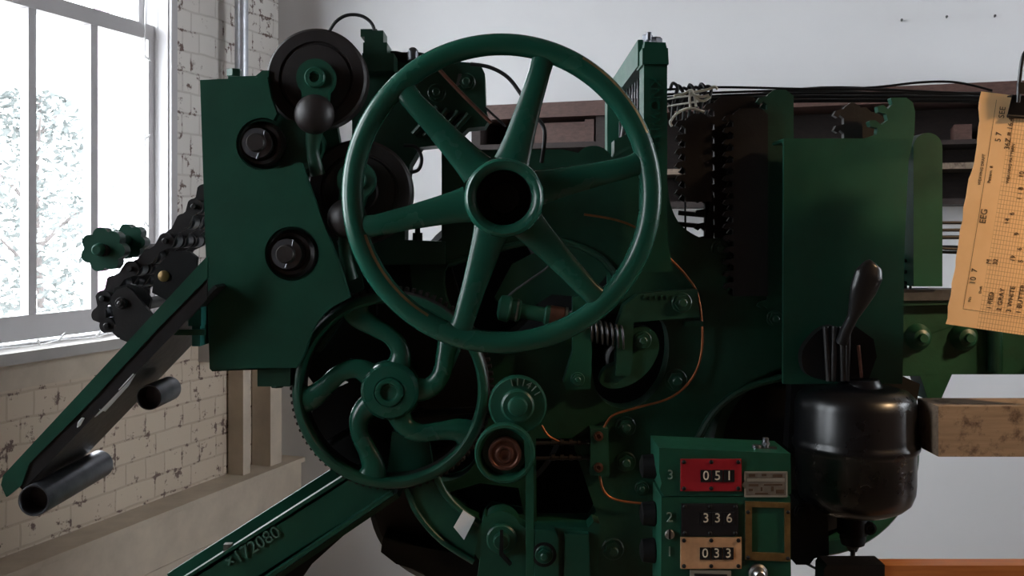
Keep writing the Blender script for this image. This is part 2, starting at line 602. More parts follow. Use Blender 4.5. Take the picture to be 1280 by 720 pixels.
def build_window(n, v0, v1):
    w = empty('window_%d' % n, R(0, (v0 + v1) / 2, WZ0), kind='structure')
    g = G()
    frame_rect(g, -0.125, -0.02, v0, v1, WZ0, WZ1, 0.012)
    g.make('jamb', 'white_trim', w, bevel=0.002)
    g = G()
    rbox(g, -0.02, 0.024, v0 - 0.045, v0 + 0.010, WZ0 - 0.02, WZ1 + 0.09)
    rbox(g, -0.02, 0.024, v1 - 0.010, v1 + 0.045, WZ0 - 0.02, WZ1 + 0.09)
    rbox(g, -0.02, 0.024, v0 + 0.016, v1 - 0.016, WZ1 - 0.016, WZ1 + 0.09)
    rbox(g, 0.024, 0.036, v0 - 0.02, v0 + 0.004, WZ0, WZ1); rbox(g, 0.024, 0.036, v1 - 0.004, v1 + 0.02, WZ0, WZ1)
    g.make('casing', 'white_trim', w, bevel=0.004)
    a, b = v0 + 0.012, v1 - 0.012
    zm = 2.085
    for nm, u0, u1, z0, z1, wb, wt in (('lower_sash', -0.075, -0.035, WZ0 + 0.022, zm + 0.035, 0.078, 0.055),
                                       ('upper_sash', -0.120, -0.080, zm - 0.015, WZ1 - 0.022, 0.05, 0.05)):
        g = G()
        frame_rect(g, u0, u1, a, b, z0, z1, 0.030, wb, wt)
        third = (b - a - 0.060) / 3
        if nm == 'lower_sash':
            for k in (1, 2):
                c = a + 0.030 + third * k
                rbox(g, u0 + 0.004, u1 - 0.004, c - 0.016, c + 0.016, z0 + wb, z1 - wt)
        s = g.make(nm, 'white_trim', w, bevel=0.003)
        um = (u0 + u1) / 2
        cells = range(3) if nm == 'lower_sash' else range(1)
        for k in cells:
            c0 = a + 0.030 + third * k + (0.016 if k else 0); c1 = a + 0.030 + third * (k + 1) - (0.016 if k < 2 else 0)
            if nm == 'upper_sash':
                c0, c1 = a + 0.030, b - 0.030
            g = G(); rbox(g, um - 0.0015, um + 0.0015, c0 - 0.004, c1 + 0.004, z0 + wb - 0.004, z1 - wt + 0.004)
            g.make('pane', 'glass', s)
    g = G(); rbox(g, -0.16, 0.095, v0 - 0.12, v1 + 0.12, WZ0 - 0.028, WZ0 + 0.006)
    g.make('window_sill', 'sill', w, bevel=0.006)
    g = G(); rbox(g, 0.0, 0.022, v0 - 0.09, v1 + 0.09, WZ0 - 0.115, WZ0 - 0.028)
    g.make('apron', 'cream', w, bevel=0.003)
    return w


for i, (a, b) in enumerate(WIN):
    build_window(i + 1, a, b)
# unseen window added in the right-hand wall to brighten the back wall
rw = empty('window_4', R(RU, 1.1, WZ0), kind='structure')
for a, b in WIN_ADDED:
    g = G(); frame_rect(g, RU - 0.02, RU + 0.13, a, b, WZ0, WZ1, 0.05); rbox(g, RU + 0.04, RU + 0.08, (a + b) / 2 - 0.02, (a + b) / 2 + 0.02, WZ0, WZ1); rbox(g, RU + 0.04, RU + 0.08, a, b, 2.06, 2.12)
    g.make('sash', 'white_trim', rw)
    g = G(); rbox(g, RU + 0.058, RU + 0.062, a + 0.05, b - 0.05, WZ0 + 0.05, WZ1 - 0.05); g.make('pane', 'glass', rw)

# low boxed ledge along the window wall
g = G()
rbox(g, 0.0, 0.115, 0.0, RV, 0.0, 0.365)
rbox(g, 0.0, 0.135, 0.0, RV, 0.365, 0.385)
rbox(g, 0.115, 0.121, 0.0, RV, 0.0, 0.19)
tag(g.make('baseboard_left', 'cream', bevel=0.004), kind='structure')

# pipe and posts in the corner
g = G(); g.tube([R(0.10, 0.42, 1.00), R(0.10, 0.42, RH)], 0.026, 20)
pipe = g.make('conduit_pipe', 'galv')
tag(pipe, 'grey vertical metal pipe on the white brick by the window', 'pipe')
for k, z in enumerate((1.35, 2.6)):
    g = G(); rbox(g, 0.0, 0.13, 0.405, 0.435, z, z + 0.02)
    g.make('clamp', 'galv', pipe)
g = G(); rbox(g, 0.0, 0.055, 0.47, 0.56, 0.86, 1.0); g.make('junction_box', 'white_trim', pipe, bevel=0.004)
for (u, v, wu, wv, z1, lab) in ((0.045, 0.355, 0.07, 0.05, 1.02, 'thin cream wooden post on the ledge, nearer the window'),
                                (0.050, 0.165, 0.09, 0.085, 1.06, 'thicker cream wooden post standing on the ledge near the room corner')):
    g = G(); rbox(g, u - wu / 2, u + wu / 2, v - wv / 2, v + wv / 2, 0.385, z1)
    tag(g.make('wooden_post', 'cream', bevel=0.003), lab, 'post', 'cream posts on the ledge')

# nails left in the plaster of the back wall
for (x, y, lab) in ((1127, 26, 'small grey nail in the back wall, leftmost of the three'),
                    (1183, 22, 'small grey nail in the back wall, middle of the three'),
                    (1243, 21, 'small grey nail in the back wall, above the clipped sheet')):
    k = (x - 640) / F
    # intersect the pixel ray with the back wall
    s = (k * CORNER.y - CORNER.x) / (E2.x - k * E2.y)
    w = R(s, 0, 0); z = ZC - DZ + (HY - y) / F * w.y
    g = G(); g.lathe(R(s, -0.004, z), E1, [(0.0025, 0), (0.0025, 0.022), (0.0045, 0.023), (0.004, 0.026)], 12)
    tag(g.make('nail', 'nail'), lab, 'nail', 'nails in the back wall')

# string of small lights along the sash and the sill
g = G()
sl = [R(0.028, 0.822, 2.62), R(-0.02, 0.826, 2.30), R(-0.03, 0.83, 2.0), R(-0.03, 0.828, 1.7), R(-0.03, 0.832, 1.4), R(-0.03, 0.84, 1.2),
      R(-0.03, 0.86, 1.03), R(0.03, 0.95, 1.014), R(0.0, 1.05, 1.014), R(0.04, 1.15, 1.014), R(0.01, 1.28, 1.014), R(0.05, 1.40, 1.014), R(0.02, 1.55, 1.014), R(0.05, 1.68, 1.014)]
g.tube(sl, 0.0028, 8, spline=5)
lights = g.make('string_lights', 'bulb')
tag(lights, 'white string of small unlit bulbs draped down the window frame onto the sill', 'string lights')
for (q, dv, dz) in ((1, 0.012, 0.02), (2, 0.014, -0.01), (3, 0.014, 0.012), (4, 0.012, -0.02), (5, 0.014, 0.01), (7, 0.02, 0.03), (8, -0.02, 0.028), (9, 0.02, 0.03), (10, 0.018, 0.03), (11, -0.02, 0.025), (12, 0.02, 0.028)):
    d = (E1 * -dv + Vector((0, 0, dz))).normalized()
    g = G(); g.lathe(sl[q], d + E2 * 0.4, [(0.003, 0), (0.0042, 0.004), (0.0042, 0.018), (0.003, 0.024), (0.0, 0.034)], 10)
    g.make('bulb', 'bulb', lights)

# dark wooden rack fixed along the back wall
rack_u = []


def wall_u(x):
    k = (x - 640) / F
    return (k * CORNER.y - CORNER.x) / (E2.x - k * E2.y)


def wz(u, y):
    return ZC - DZ + (HY - y) / F * R(u, 0, 0).y


ua, ub = wall_u(612), wall_u(1330)
um = wall_u(740)
ztop, zlo = wz(um, 137), wz(um, 262)
rack = empty('wooden_shelf', R((ua + ub) / 2, 0.1, zlo), 'long dark red-brown wooden shelf unit on the back wall behind the machine', 'shelf')
g = G(); rbox(g, ua, ub, 0.0, 0.26, ztop - 0.055, ztop); g.make('top_beam', 'redwood', rack, bevel=0.004)
g = G(); rbox(g, ua, ub, 0.0, 0.02, zlo, ztop - 0.055); g.make('back_panel', 'darkwood', rack)
zs = wz(wall_u(1195), 209)
g = G(); rbox(g, ua, ub, 0.02, 0.24, zs - 0.02, zs); g.make('shelf_board', 'beamwood', rack, bevel=0.002)
g = G(); rbox(g, ua, ub, 0.02, 0.24, zlo, zlo + 0.02); g.make('shelf_board', 'darkwood', rack, bevel=0.002)
for x in (622, 770, 905, 1060, 1320):
    c = wall_u(x)
    g = G(); rbox(g, c - 0.018, c + 0.018, 0.02, 0.24, zlo + 0.02, ztop - 0.055); g.make('upright', 'darkwood', rack)
zb = wz(um, 184)
g = G(); rbox(g, ua + 0.02, wall_u(765), 0.02, 0.24, zb - 0.02, zb); g.make('shelf_board', 'darkwood', rack, bevel=0.002)
for (x0, x1, y0, y1, lab) in ((690, 752, 158, 184, 'reddish wooden box on the wall shelf seen through the handwheel'),
                              (1186, 1207, 166, 208, 'small reddish box on the shelf unit beside the hanging sheet')):
    a, b = wall_u(x0), wall_u(x1)
    if x0 > 800:
        zs = wz(wall_u(1195), 182)
        g = G(); rbox(g, a - 0.15, ub - 0.02, 0.02, 0.24, zs - 0.015, zs); g.make('shelf_board', 'darkwood', rack, bevel=0.002)
    z_ = (zb if x0 < 800 else zs) + 0.001
    g = G(); rbox(g, a, b, 0.06, 0.22, z_, z_ + (0.075 if x0 < 800 else 0.05))
    if x0 < 800:
        rbox(g, b - 0.005, b + 0.03, 0.08, 0.23, z_, z_ + 0.082)
    tag(g.make('wooden_box', 'redwood', bevel=0.003), lab, 'box', 'boxes on the wall shelf')

# ------------------------------------------------------------------ outside
g = G(); g.plate([R(-14, -8, -0.35), R(-0.4, -8, -0.35), R(-0.4, 10, -0.35), R(-14, 10, -0.35)], (), (0, 0, -0.1))
tag(g.make('ground', 'gravel'), kind='structure')
tree = empty('tree', P(45, 260, 7.6) * 1, 'hazy leafy tree outside the window', 'tree')
tree.location.z = -0.35; WORLD['tree'] = Vector(tree.location)
tb = Vector(tree.location)
g = G(); g.tube([tb, tb + Vector((0.05, 0, 1.0)), tb + Vector((-0.02, 0.05, 2.0)), tb + Vector((0.03, 0, 2.9))], [0.035, 0.03, 0.022, 0.01], 10, spline=4)
for k in range(7):
    z = 0.9 + k * 0.28; a = k * 2.3
    g.tube([tb + Vector((0, 0, z)), tb + Vector((0.25 * math.cos(a), 0.25 * math.sin(a), z + 0.25)), tb + Vector((0.5 * math.cos(a), 0.5 * math.sin(a), z + 0.4))], [0.02, 0.014, 0.006], 8)
g.make('trunk', 'bark', tree)
g = G()
rnd = random.Random(3)
for k in range(3600):
    a = rnd.uniform(0, 2 * PI); z = rnd.uniform(0.75, 2.95)
    rmax = 0.62 * math.sin(PI * min(1, max(0, (z - 0.6) / 2.5))) ** 0.6
    r = rmax * math.sqrt(rnd.random())
    c = tb + Vector((r * math.cos(a), r * math.sin(a), z))
    d = Vector((rnd.uniform(-1, 1), rnd.uniform(-1, 1), rnd.uniform(-0.6, 0.6))).normalized()
    e = d.cross(Vector((rnd.uniform(-1, 1), rnd.uniform(-1, 1), rnd.uniform(-1, 1)))).normalized()
    s = rnd.uniform(0.028, 0.055)
    vs = [g.bm.verts.new(c + d * s * p + e * s * q) for p, q in ((-1, 0), (-0.2, 0.42), (1, 0), (-0.2, -0.42))]
    g.face(vs)
g.make('foliage', 'leaf', tree, smooth=0, recalc=False)
q = P(127, 240, 6.5)
g = G(); g.cyl(Vector((q.x, q.y, -0.35)), (0, 0, 1), 0.05, 4.6, 16)
g.lathe(Vector((q.x, q.y, 4.25)), (0, 0, 1), [(0.065, 0), (0.065, 0.03), (0.02, 0.06), (0.0, 0.08)], 16)
tag(g.make('pole', 'pink'), 'pale pink pole standing outside the window', 'pole')

# ------------------------------------------------------------------ the power loom
LOOM = empty('power_loom', Vector((0.1, 1.9, 0)),
             'big dark green cast-iron power loom with handwheel, gears and counter box', 'loom')


def part(g, name, mat, bevel=0.0, parent=None, label=None, **k):
    o = g.make(name, mat, parent or LOOM, bevel=bevel, **k)
    if label:
        o['label'] = label
    return o


def bolt(x, y, d, r, mat='green', washer=True, slot=False, parent=None, square=False):
    """hexagon bolt head whose washer sits on a face at depth d"""
    c = P(x, y, d); R_ = px(r, d)
    g = G()
    if washer:
        g.lathe(c + Vector((0, 0.002, 0)), FR, [(R_ * 1.28, 0), (R_ * 1.28, 0.004), (R_ * 1.15, 0.0055)], 28)
    n = 4 if square else 6
    a0 = random.uniform(0, PI / 3)
    hex_ = [c + Vector((R_ * math.cos(a0 + 2 * PI * i / n), 0, R_ * math.sin(a0 + 2 * PI * i / n))) for i in range(n)]
    g.plate(hex_, (), (0, -R_ * 0.85, 0))
    g.lathe(c + Vector((0, -R_ * 0.8, 0)), FR, [(R_ * 0.55, 0), (R_ * 0.55, R_ * 0.3), (R_ * 0.4, R_ * 0.42)], 20)
    return part(g, 'bolt', mat, bevel=R_ * 0.1, parent=parent)


def boss(g, x, y, d, prof, n=40, closed=True):
    """turned boss facing the camera; prof in pixels: (radius, forward offset)"""
    s = px(1, d)
    g.lathe(P(x, y, d), FR, [(r * s, h * s) for r, h in prof], n, closed)


# ---- main side frame (with legs down to the floor)
D0 = 1.66
leg = lambda x0, x1: None
yfl = HY + ZC * F / D0
outl = [(552, 187), (705, 187)] + arc(742, 207, 25, 140, 20, 10) + [(768, 190), (768, 175), (800, 160), (833, 160), (834, 225)] + \
    curve2([(834, 225), (838, 255), (850, 280), (873, 296), (893, 298)], 5)[1:] + arc(900, 311, 14, 100, -60, 8) + \
    curve2([(906, 325), (915, 343), (938, 363), (980, 375)], 5)[1:] + [(1128, 375), (1300, 372), (1300, 468), (1190, 468), (1176, 500), (1160, 500), (1153, 478)] + \
    [(1150, 470), (1040, 470)] + arc(1015, 600, 145, 78, 165, 18) + [(868, 640), (860, 720), (850, 900), (880, yfl - 20), (880, yfl), (640, yfl), (640, yfl - 20), (672, 900), (660, 720), (612, 720),
     (592, 690), (560, 668), (532, 636), (516, 604), (480, 600), (470, 540), (480, 480), (500, 420), (515, 360), (510, 302), (552, 302)]
h1 = curve2([(738, 398), (775, 392), (822, 396), (836, 425), (830, 470), (806, 502), (772, 510), (746, 490), (738, 440)], 4, True)
h2 = [(670, 548), (714, 548), (745, 640), (738, 652), (671, 652)]
h5 = [(560, 616), (600, 604), (648, 610), (655, 644), (614, 636), (602, 650), (582, 640)]
h3 = curve2([(560, 330), (620, 312), (690, 300), (745, 318), (770, 345), (740, 375), (710, 415), (640, 418), (590, 412), (560, 380)], 4, True)
h4 = curve2([(505, 470), (560, 440), (600, 470), (606, 540), (585, 590), (540, 600), (500, 560)], 4, True)
g = G(); g.prism(outl, D0, D0 + 0.05, [h1, h2, h3, h4, h5])
part(g, 'side_frame', 'green_dark', bevel=0.004)
# raised webs on the frame
for pts in ([(560, 330), (620, 312), (690, 300), (745, 318), (770, 345)], [(868, 556), (892, 515), (930, 486), (985, 470)]):
    g = G(); g.tube([P(x, y, D0 - 0.002) for x, y in pts], 0.006, 8, rb=0.008, up=BK, spline=6)
    part(g, 'frame_rib', 'green_dark')
# dark sheet added as shade behind the openings; far side frame, seen only through them
g = G(); yfr = HY + ZC * F / 2.05
g.prism([(575, 215), (700, 215), (760, 225), (800, 225), (815, 290), (845, 330), (900, 350), (985, 372), (990, 468), (900, 500), (850, 600), (842, 800), (850, yfr), (700, yfr), (690, 800), (560, 700), (530, 560), (540, 420), (575, 300)], 2.05, 2.10)
part(g, 'dark_backing', 'iron_and_shade', bevel=0.004)
g = G()
for (x, y, r, a, b) in ((627, 245, 24, 1.42, 2.5), (487, 488, 16, 1.55, 2.5), (780, 450, 22, 1.72, 2.5), (648, 505, 15, 1.5, 2.1)):
    g.cyl(P(x, y, a), BK, px(r, a), b - a, 28, 0.004)
part(g, 'shaft', 'iron')
g = G(); yfr = HY + ZC * F / 2.5
g.prism([(590, 300), (760, 240), (830, 300), (900, 350), (930, 470), (860, 560), (820, 740), (830, yfr), (690, yfr), (680, 740), (600, 640), (580, 480)], 2.48, 2.53)
part(g, 'far_side_frame', 'green_dark', bevel=0.004)
# dark cam drums inside
g = G(); g.lathe(P(600, 350, 1.74), BK, [(0.0, 0), (0.10, 0), (0.11, 0.008), (0.11, 0.10), (0.10, 0.11), (0.0, 0.11)], 48)
g.lathe(P(600, 520, 1.76), BK, [(0.0, 0), (0.14, 0), (0.15, 0.008), (0.15, 0.06), (0.14, 0.07), (0, 0.07)], 48)
g.lathe(P(770, 440, 1.80), BK, [(0.0, 0), (0.10, 0), (0.105, 0.005), (0.105, 0.06), (0.10, 0.07), (0, 0.07)], 48)
g.lathe(P(700, 600, 1.80), BK, [(0.0, 0), (0.09, 0), (0.095, 0.005), (0.095, 0.06), (0.09, 0.07), (0, 0.07)], 48)
part(g, 'cam_drum', 'iron_and_shade')
# black drum low behind the gear
g = G(); g.lathe(P(565, 628, 1.74), BK, [(0.0, 0.01), (0.05, 0.0), (0.135, 0.0), (0.146, 0.01), (0.146, 0.14), (0.135, 0.15), (0, 0.15)], 56)
part(g, 'brake_drum', 'black')
g = G(); g.prism([(478, 675), (560, 690), (640, 700), (650, 760), (560, 770), (528, 715), (495, 705), (476, 690)], 1.68, 1.78)
part(g, 'brake_shoe', 'iron_and_shade', bevel=0.006)

# ---- tall front post, cross bar and rear post
g = G()
g.prism([(805, 60), (806, 52), (832, 53), (834, 62), (834, 300), (842, 340), (800, 340), (804, 300)], 1.57, 1.625)
g.prism([(803, 60), (835, 60), (836, 80), (803, 80)], 1.562, 1.63)
post = part(g, 'front_post', 'green', bevel=0.004)
g = G()
g.text('KNOWLES', P(818, 142, 1.5695), (0, 0, -1), (1, 0, 0), px(19, 1.57), 0.003)
part(g, 'cast_lettering', 'green_gloss', parent=post)
g = G(); g.lathe(P(810, 53, 1.60), (0, 0, 1), [(0.008, -0.02), (0.008, 0.010), (0.006, 0.012)], 16)
g.cyl(P(811, 50, 1.58), (0, 0, 1), 0.0045, 0.012, 12); g.cyl(P(806, 50, 1.60), (0, 0, 1), 0.004, 0.008, 12)
g.lathe(P(819, 54, 1.595), (0, 0, 1), [(0.012, -0.01), (0.012, 0.006), (0.009, 0.009)], 6)
part(g, 'stud', 'dull_steel', parent=post)
g = G(); a = P(809, 66, 1.60); b = Vector((a.x, 2.08, a.z))
g.bar(a, b, 0.03, 0.042, up=(0, 0, 1))
part(g, 'cross_bar', 'green', bevel=0.004)
q = Vector((a.x, 2.05, 0))
g = G(); g.box((a.x, 2.06, (a.z + 0.9) / 2), (0.045, 0.05, a.z - 0.9))
g.box((a.x, 2.06, 0.9), (0.10, 0.08, 0.4))
part(g, 'rear_post', 'green', bevel=0.003)
g = G()
for i in range(9):
    t = i / 8
    g.bar(P(775 + t * 26, 205, 1.95 - t * 0.25), P(775 + t * 26, 96 - t * 8, 1.95 - t * 0.25), 0.003, 0.006)
part(g, 'guide_comb', 'dull_steel')
g = G(); g.tube([P(793, 170, 1.72), P(790, 130, 1.72), P(780, 160, 1.72), P(775, 200, 1.72), P(772, 215, 1.72)], 0.004, 8, spline=5)
part(g, 'rope', 'brown_iron')

# ---- pattern head on the left: cover box
yb = 461
cover = [(250, 100), (334, 96), (338, 120), (346, 142)] + arc(328, 180, 33, 65, 285, 18) + [(352, 210), (376, 203), (394, 252), (424, 330), (437, 372)] + \
    curve2([(437, 372), (410, 388), (392, 410), (381, 440), (371, 460)], 4)[1:] + [(262, yb)]
g = G(); g.prism(cover, 1.50, 1.515, [circ(365, 317, 34)])
part(g, 'cover_box', 'green', bevel=0.002)
g = G()
for (p0, p1) in (((250, 100), (262, yb)), ((250, 100), (334, 96)), ((262, yb), (371, 460))):
    dep = 0.04 if p1 == (262, yb) else 0.2
    g.plate([P(*p0, 1.515), P(*p1, 1.515), P(*p1, 1.515) + Vector((0.004, 0, 0.0)) + Vector((0, 0, -0.004 if p0[1] < 110 and p1[1] < 110 else 0.004)), P(*p0, 1.515) + Vector((0.004, 0, -0.004))], (), (0, dep, 0))
part(g, 'cover_side', 'green')
g = G()
g.prism([(278, 118), (372, 112), (420, 150), (428, 200), (455, 360), (400, 440), (282, 445)], 1.58, 1.60)
g.prism([(350, 150), (372, 150)] + arc(372, 183, 31, 80, -100, 12) + [(350, 214)], 1.535, 1.58)
part(g, 'head_plate', 'green_dark', bevel=0.002)
for (x, y, r) in ((328, 181, 25), (364, 317, 26)):
    g = G()
    boss(g, x, y, 1.528, [(r + 4, -20), (r + 4, 4), (r, 8), (r - 4, 8), (r - 6, 3), (r - 8, 3), (r - 9, 22), (12, 24), (11.5, 34), (10, 36), (0, 36)])
    c = part(g, 'shaft_end', 'shaft_iron')
    g = G()
    boss(g, x, y, 1.528, [(17.2, 24), (18.4, 24), (18.4, 27), (17.2, 27)])
    part(g, 'retaining_ring', 'dull_steel', parent=c)
    g = G()
    for (dx, dy, ang) in ((2, -13, 80), (-6, 14, 70)):
        a = math.radians(ang)
        g.tube([P(x + dx - 4 * math.cos(a), y + dy + 4 * math.sin(a), 1.493), P(x + dx + 4 * math.cos(a), y + dy - 4 * math.sin(a), 1.493)], 0.0013, 8)
    part(g, 'cotter_pin', 'dull_steel', parent=c)
g = G(); g.cyl(P(293, 96, 1.60), (0, 0, 1), 0.012, 0.012, 6, 0.001); g.prism([(285, 96), (335, 94), (335, 98), (285, 99)], 1.55, 1.65)
g.prism([(318, 96), (328, 88), (336, 88), (336, 98)], 1.53, 1.60)
part(g, 'top_bracket', 'green', bevel=0.001)
g = G(); g.box(P(347, 468, 1.55), (0.05, 0.05, 0.03)); g.cyl(P(347, 465, 1.55), (0, 0, -1), 0.010, 0.024, 6, 0.001)
part(g, 'lower_lug', 'green_dark', bevel=0.002)
g = G(); g.box(P(250, 389, 1.50), (0.019, 0.05, 0.040)); g.box(P(253, 395, 1.51), (0.012, 0.06, 0.085))
part(g, 'hinge_lug', 'teal', bevel=0.002)
g = G(); g.cyl(P(243, 389, 1.50), (-1, 0, 0), 0.015, 0.008, 20, 0.001); g.cyl(P(238, 389, 1.50), (-1, 0, 0), 0.008, 0.006, 6)
part(g, 'hinge_bolt', 'dull_steel')

# cylinder discs with their weighted brackets
for (x, y, r, bx, by, cx, cy, d) in ((395, 98, 63, 394, 97, 393, 143, 1.535), (449, 240, 66, 445, 225, 434, 273, 1.555)):
    g = G()
    boss(g, x, y, d, [(20, -30), (r - 2, -30), (r, -28), (r, -3), (r - 3, 0), (r * 0.74, 0), (r * 0.72, -2.5), (r * 0.69, -2.5), (r * 0.67, 0), (24, 0), (22, 4), (0, 4)], 72)
    disc = part(g, 'cylinder_disc', 'brown_iron')
    g = G()
    ang = math.atan2(-(cy - by), cx - bx)
    L = math.hypot(cx - bx, cy - by)
    ol = arc(bx, by, 24, math.degrees(ang) + 45, math.degrees(ang) + 315, 24)
    nx, ny = -math.sin(ang), -math.cos(ang)
    ex, ey = bx + math.cos(ang) * L, by - math.sin(ang) * L
    ol += [(ex - nx * -16, ey - ny * -16), (ex - nx * 16, ey - ny * 16)] if False else [(ex - nx * 15, ey - ny * 15), (ex + nx * 15, ey + ny * 15)]
    g.prism(ol, d - 0.03, d - 0.010)
    boss(g, bx, by, d - 0.03, [(13, -2), (13, 4), (11.5, 6), (7, 6), (5.5, 4), (5.2, -2), (0, -2)])
    w = part(g, 'weight_bracket', 'green', bevel=0.0025)
    g = G(); g.ball(P(cx, cy, d - 0.03), px(25, d - 0.03), 36, (1, 0.85, 1))
    part(g, 'ball_weight', 'brown_iron', parent=w)
    g = G(); g.tube([P(cx, cy + 20, d - 0.02), P(cx - 2, cy + 45, d - 0.01), P(cx + 4, cy + 75, d)], [0.014, 0.010, 0.012], 14, spline=4)
    part(g, 'link_arm', 'green_dark', parent=w)

# head casting across the top, with ribs and bolts
g = G()
g.prism([(440, 96), (458, 82), (475, 78), (500, 72), (600, 79), (606, 92), (607, 132), (611, 150), (606, 158), (585, 160), (568, 176), (552, 181), (525, 184), (512, 206), (506, 262), (518, 262), (523, 270), (521, 282),
         (506, 284), (506, 300), (556, 302), (556, 330), (440, 332)], 1.64, 1.70)
hc = part(g, 'head_casting', 'green_dark', bevel=0.004)
g = G()
for k in range(4):
    x0, y0 = 517 + k * 13, 168 - k * 2 + k * 5
    g.tube([P(x0, y0, 1.637), P(x0 + 30, y0 - 34, 1.637)], 0.0055, 8, rb=0.009, up=BK)
part(g, 'casting_rib', 'green_dark', parent=hc)
for (x, y, r) in ((546, 116, 9), (583, 103, 9)):
    bolt(x, y, 1.64, r, 'green_dark', parent=hc)
g = G(); g.prism([(573, 92), (577, 92), (574, 106), (570, 106)], 1.632, 1.64); part(g, 'key', 'dull_steel', parent=hc)
g = G(); g.box(P(470, 52, 1.62), (0.030, 0.05, 0.026)); g.box(P(472, 66, 1.62), (0.038, 0.06, 0.022)); g.box(P(476, 82, 1.62), (0.05, 0.07, 0.028))
g.box(P(463, 44, 1.62), (0.026, 0.04, 0.012))
part(g, 'bearing_block', 'green_dark', bevel=0.003)
g = G(); g.tube([P(478, 72, 1.64), P(490, 68, 1.64), P(505, 72, 1.64), P(520, 70, 1.64), P(545, 76, 1.64)], [0.008, 0.006, 0.009, 0.007, 0.008], 12, spline=4)
part(g, 'tension_link', 'iron_and_shade')
g = G(); g.cyl(P(516, 76, 1.60), (0, 0, 1), 0.009, 0.012, 16, 0.001); g.ball(P(516, 66, 1.60), 0.009, 16)
part(g, 'oil_cup', 'dull_steel')
g = G(); g.tube([P(411, 40, 1.60), P(420, 27, 1.60), P(434, 19, 1.60), P(452, 20, 1.60), P(465, 30, 1.60), P(469, 46, 1.60), P(471, 70, 1.60)], 0.0028, 10, spline=6)
part(g, 'cable', 'rubber')
g = G(); g.tube([P(588, 80, 1.60), P(612, 84, 1.60), P(634, 96, 1.60), P(650, 116, 1.60), P(664, 140, 1.60), P(678, 156, 1.60), P(681, 172, 1.60), P(677, 203, 1.62)], 0.0032, 10, spline=6)
part(g, 'cable', 'rubber')
g = G(); g.tube([P(505, 182, 1.62), P(520, 184, 1.62), P(527, 198, 1.62), P(523, 212, 1.62), P(511, 216, 1.62)], 0.003, 10, spline=6)
part(g, 'cable', 'rubber')
g = G(); g.tube([P(548, 86, 1.60), P(575, 115, 1.60), P(614, 154, 1.60)], 0.0032, 10)
part(g, 'feeler_rod', 'bronze')
g = G(); g.tube([P(606, 134, 1.63), P(632, 158, 1.63)], 0.002, 8)
part(g, 'feeler_rod', 'iron')
g = G(); g.cyl(P(522, 303, 1.66), (0, 0, 1), 0.009, 0.016, 6); g.cyl(P(522, 298, 1.66), (0, 0, 1), 0.0045, 0.022, 12)
part(g, 'stud', 'iron_and_shade')
# dark links hanging between the discs and the gear
g = G()
g.prism([(404, 300), (430, 290), (470, 330), (470, 395), (440, 400), (418, 352)], 1.585, 1.61)
g.prism([(440, 300), (556, 302), (566, 340), (590, 420), (470, 440), (440, 400)], 1.70, 1.72)
part(g, 'linkage_plate', 'iron_and_shade', bevel=0.003)
g = G(); g.tube([P(424, 300, 1.57), P(432, 330, 1.57), P(428, 362, 1.57), P(450, 372, 1.57)], 0.004, 10, spline=5)
part(g, 'link_rod', 'dull_steel')

# ---- handwheel
W0 = 1.40
wc = P(627, 242, W0)
s = px(1, W0)
g = G()
n, m = 128, 20
rc, ra, rb = 186.5 * s, 13.8 * s, 12.5 * s
rings = []
for i in range(n):
    a = 2 * PI * i / n
    rad = Vector((math.cos(a), 0, math.sin(a)))
    rings.append([g.bm.verts.new(wc + rad * (rc + ra * math.cos(2 * PI * k / m)) + Vector((0, rb * math.sin(2 * PI * k / m), 0))) for k in range(m)])
for i in range(n):
    for k in range(m):
        A = rings[i]; B = rings[(i + 1) % n]
        f = g.face((A[k], A[(k + 1) % m], B[(k + 1) % m], B[k]))
        deg = 360 * i / n
        tube_deg = 360 * k / m
        # worn paint: a thin bare line along the inner front edge on the lower left, outer edge upper right
        if (196 < deg < 238 and 216 <= tube_deg < 233) or (22 < deg < 58 and 306 <= tube_deg < 323):
            f.material_index = 1
wheel = part(g, 'handwheel', ['green_gloss', 'brass'], label='green handwheel rim with worn brassy lines', smooth=60)
g = G()
hs = px(1, 1.36)
g.lathe(P(630, 247, 1.36), FR, [(34 * hs, -50 * hs), (46 * hs, -46 * hs), (50 * hs, -36 * hs), (50 * hs, 2 * hs), (48.5 * hs, 8 * hs), (45 * hs, 11 * hs), (41 * hs, 10.5 * hs), (37 * hs, 7 * hs), (34.5 * hs, 4 * hs), (33.5 * hs, -30 * hs), (20 * hs, -31 * hs), (19 * hs, -20 * hs), (0, -19 * hs)], 64)
hub = part(g, 'hub', ['green_gloss', 'iron_and_shade'], parent=wheel)
for p in hub.data.polygons:  # bore faces blackened, painting in the shade of the deep hole
    q = Vector(p.center) + WORLD[hub.name] - P(630, 247, 1.36)
    if math.hypot(q.x, q.z) < 34.2 * hs and q.y < 0.045:
        p.material_index = 1
for k in range(6):
    a = math.radians(73 + 60 * k)
    r_ = Vector((math.cos(a), 0, math.sin(a)))
    hub_c = Vector((wc.x, 1.395, wc.z - 0.004))
    ps = [hub_c + r_ * (44 * s), hub_c + r_ * (70 * s), hub_c + r_ * (120 * s), hub_c + r_ * (160 * s), wc + r_ * (182 * s)]
    g = G(); g.tube(ps, [23 * s, 19 * s, 15 * s, 13.5 * s, 15 * s], 18, rb=[10 * s, 8 * s, 7 * s, 6.5 * s, 8 * s], up=BK, spline=5)
    part(g, 'spoke', 'green_gloss', parent=wheel)

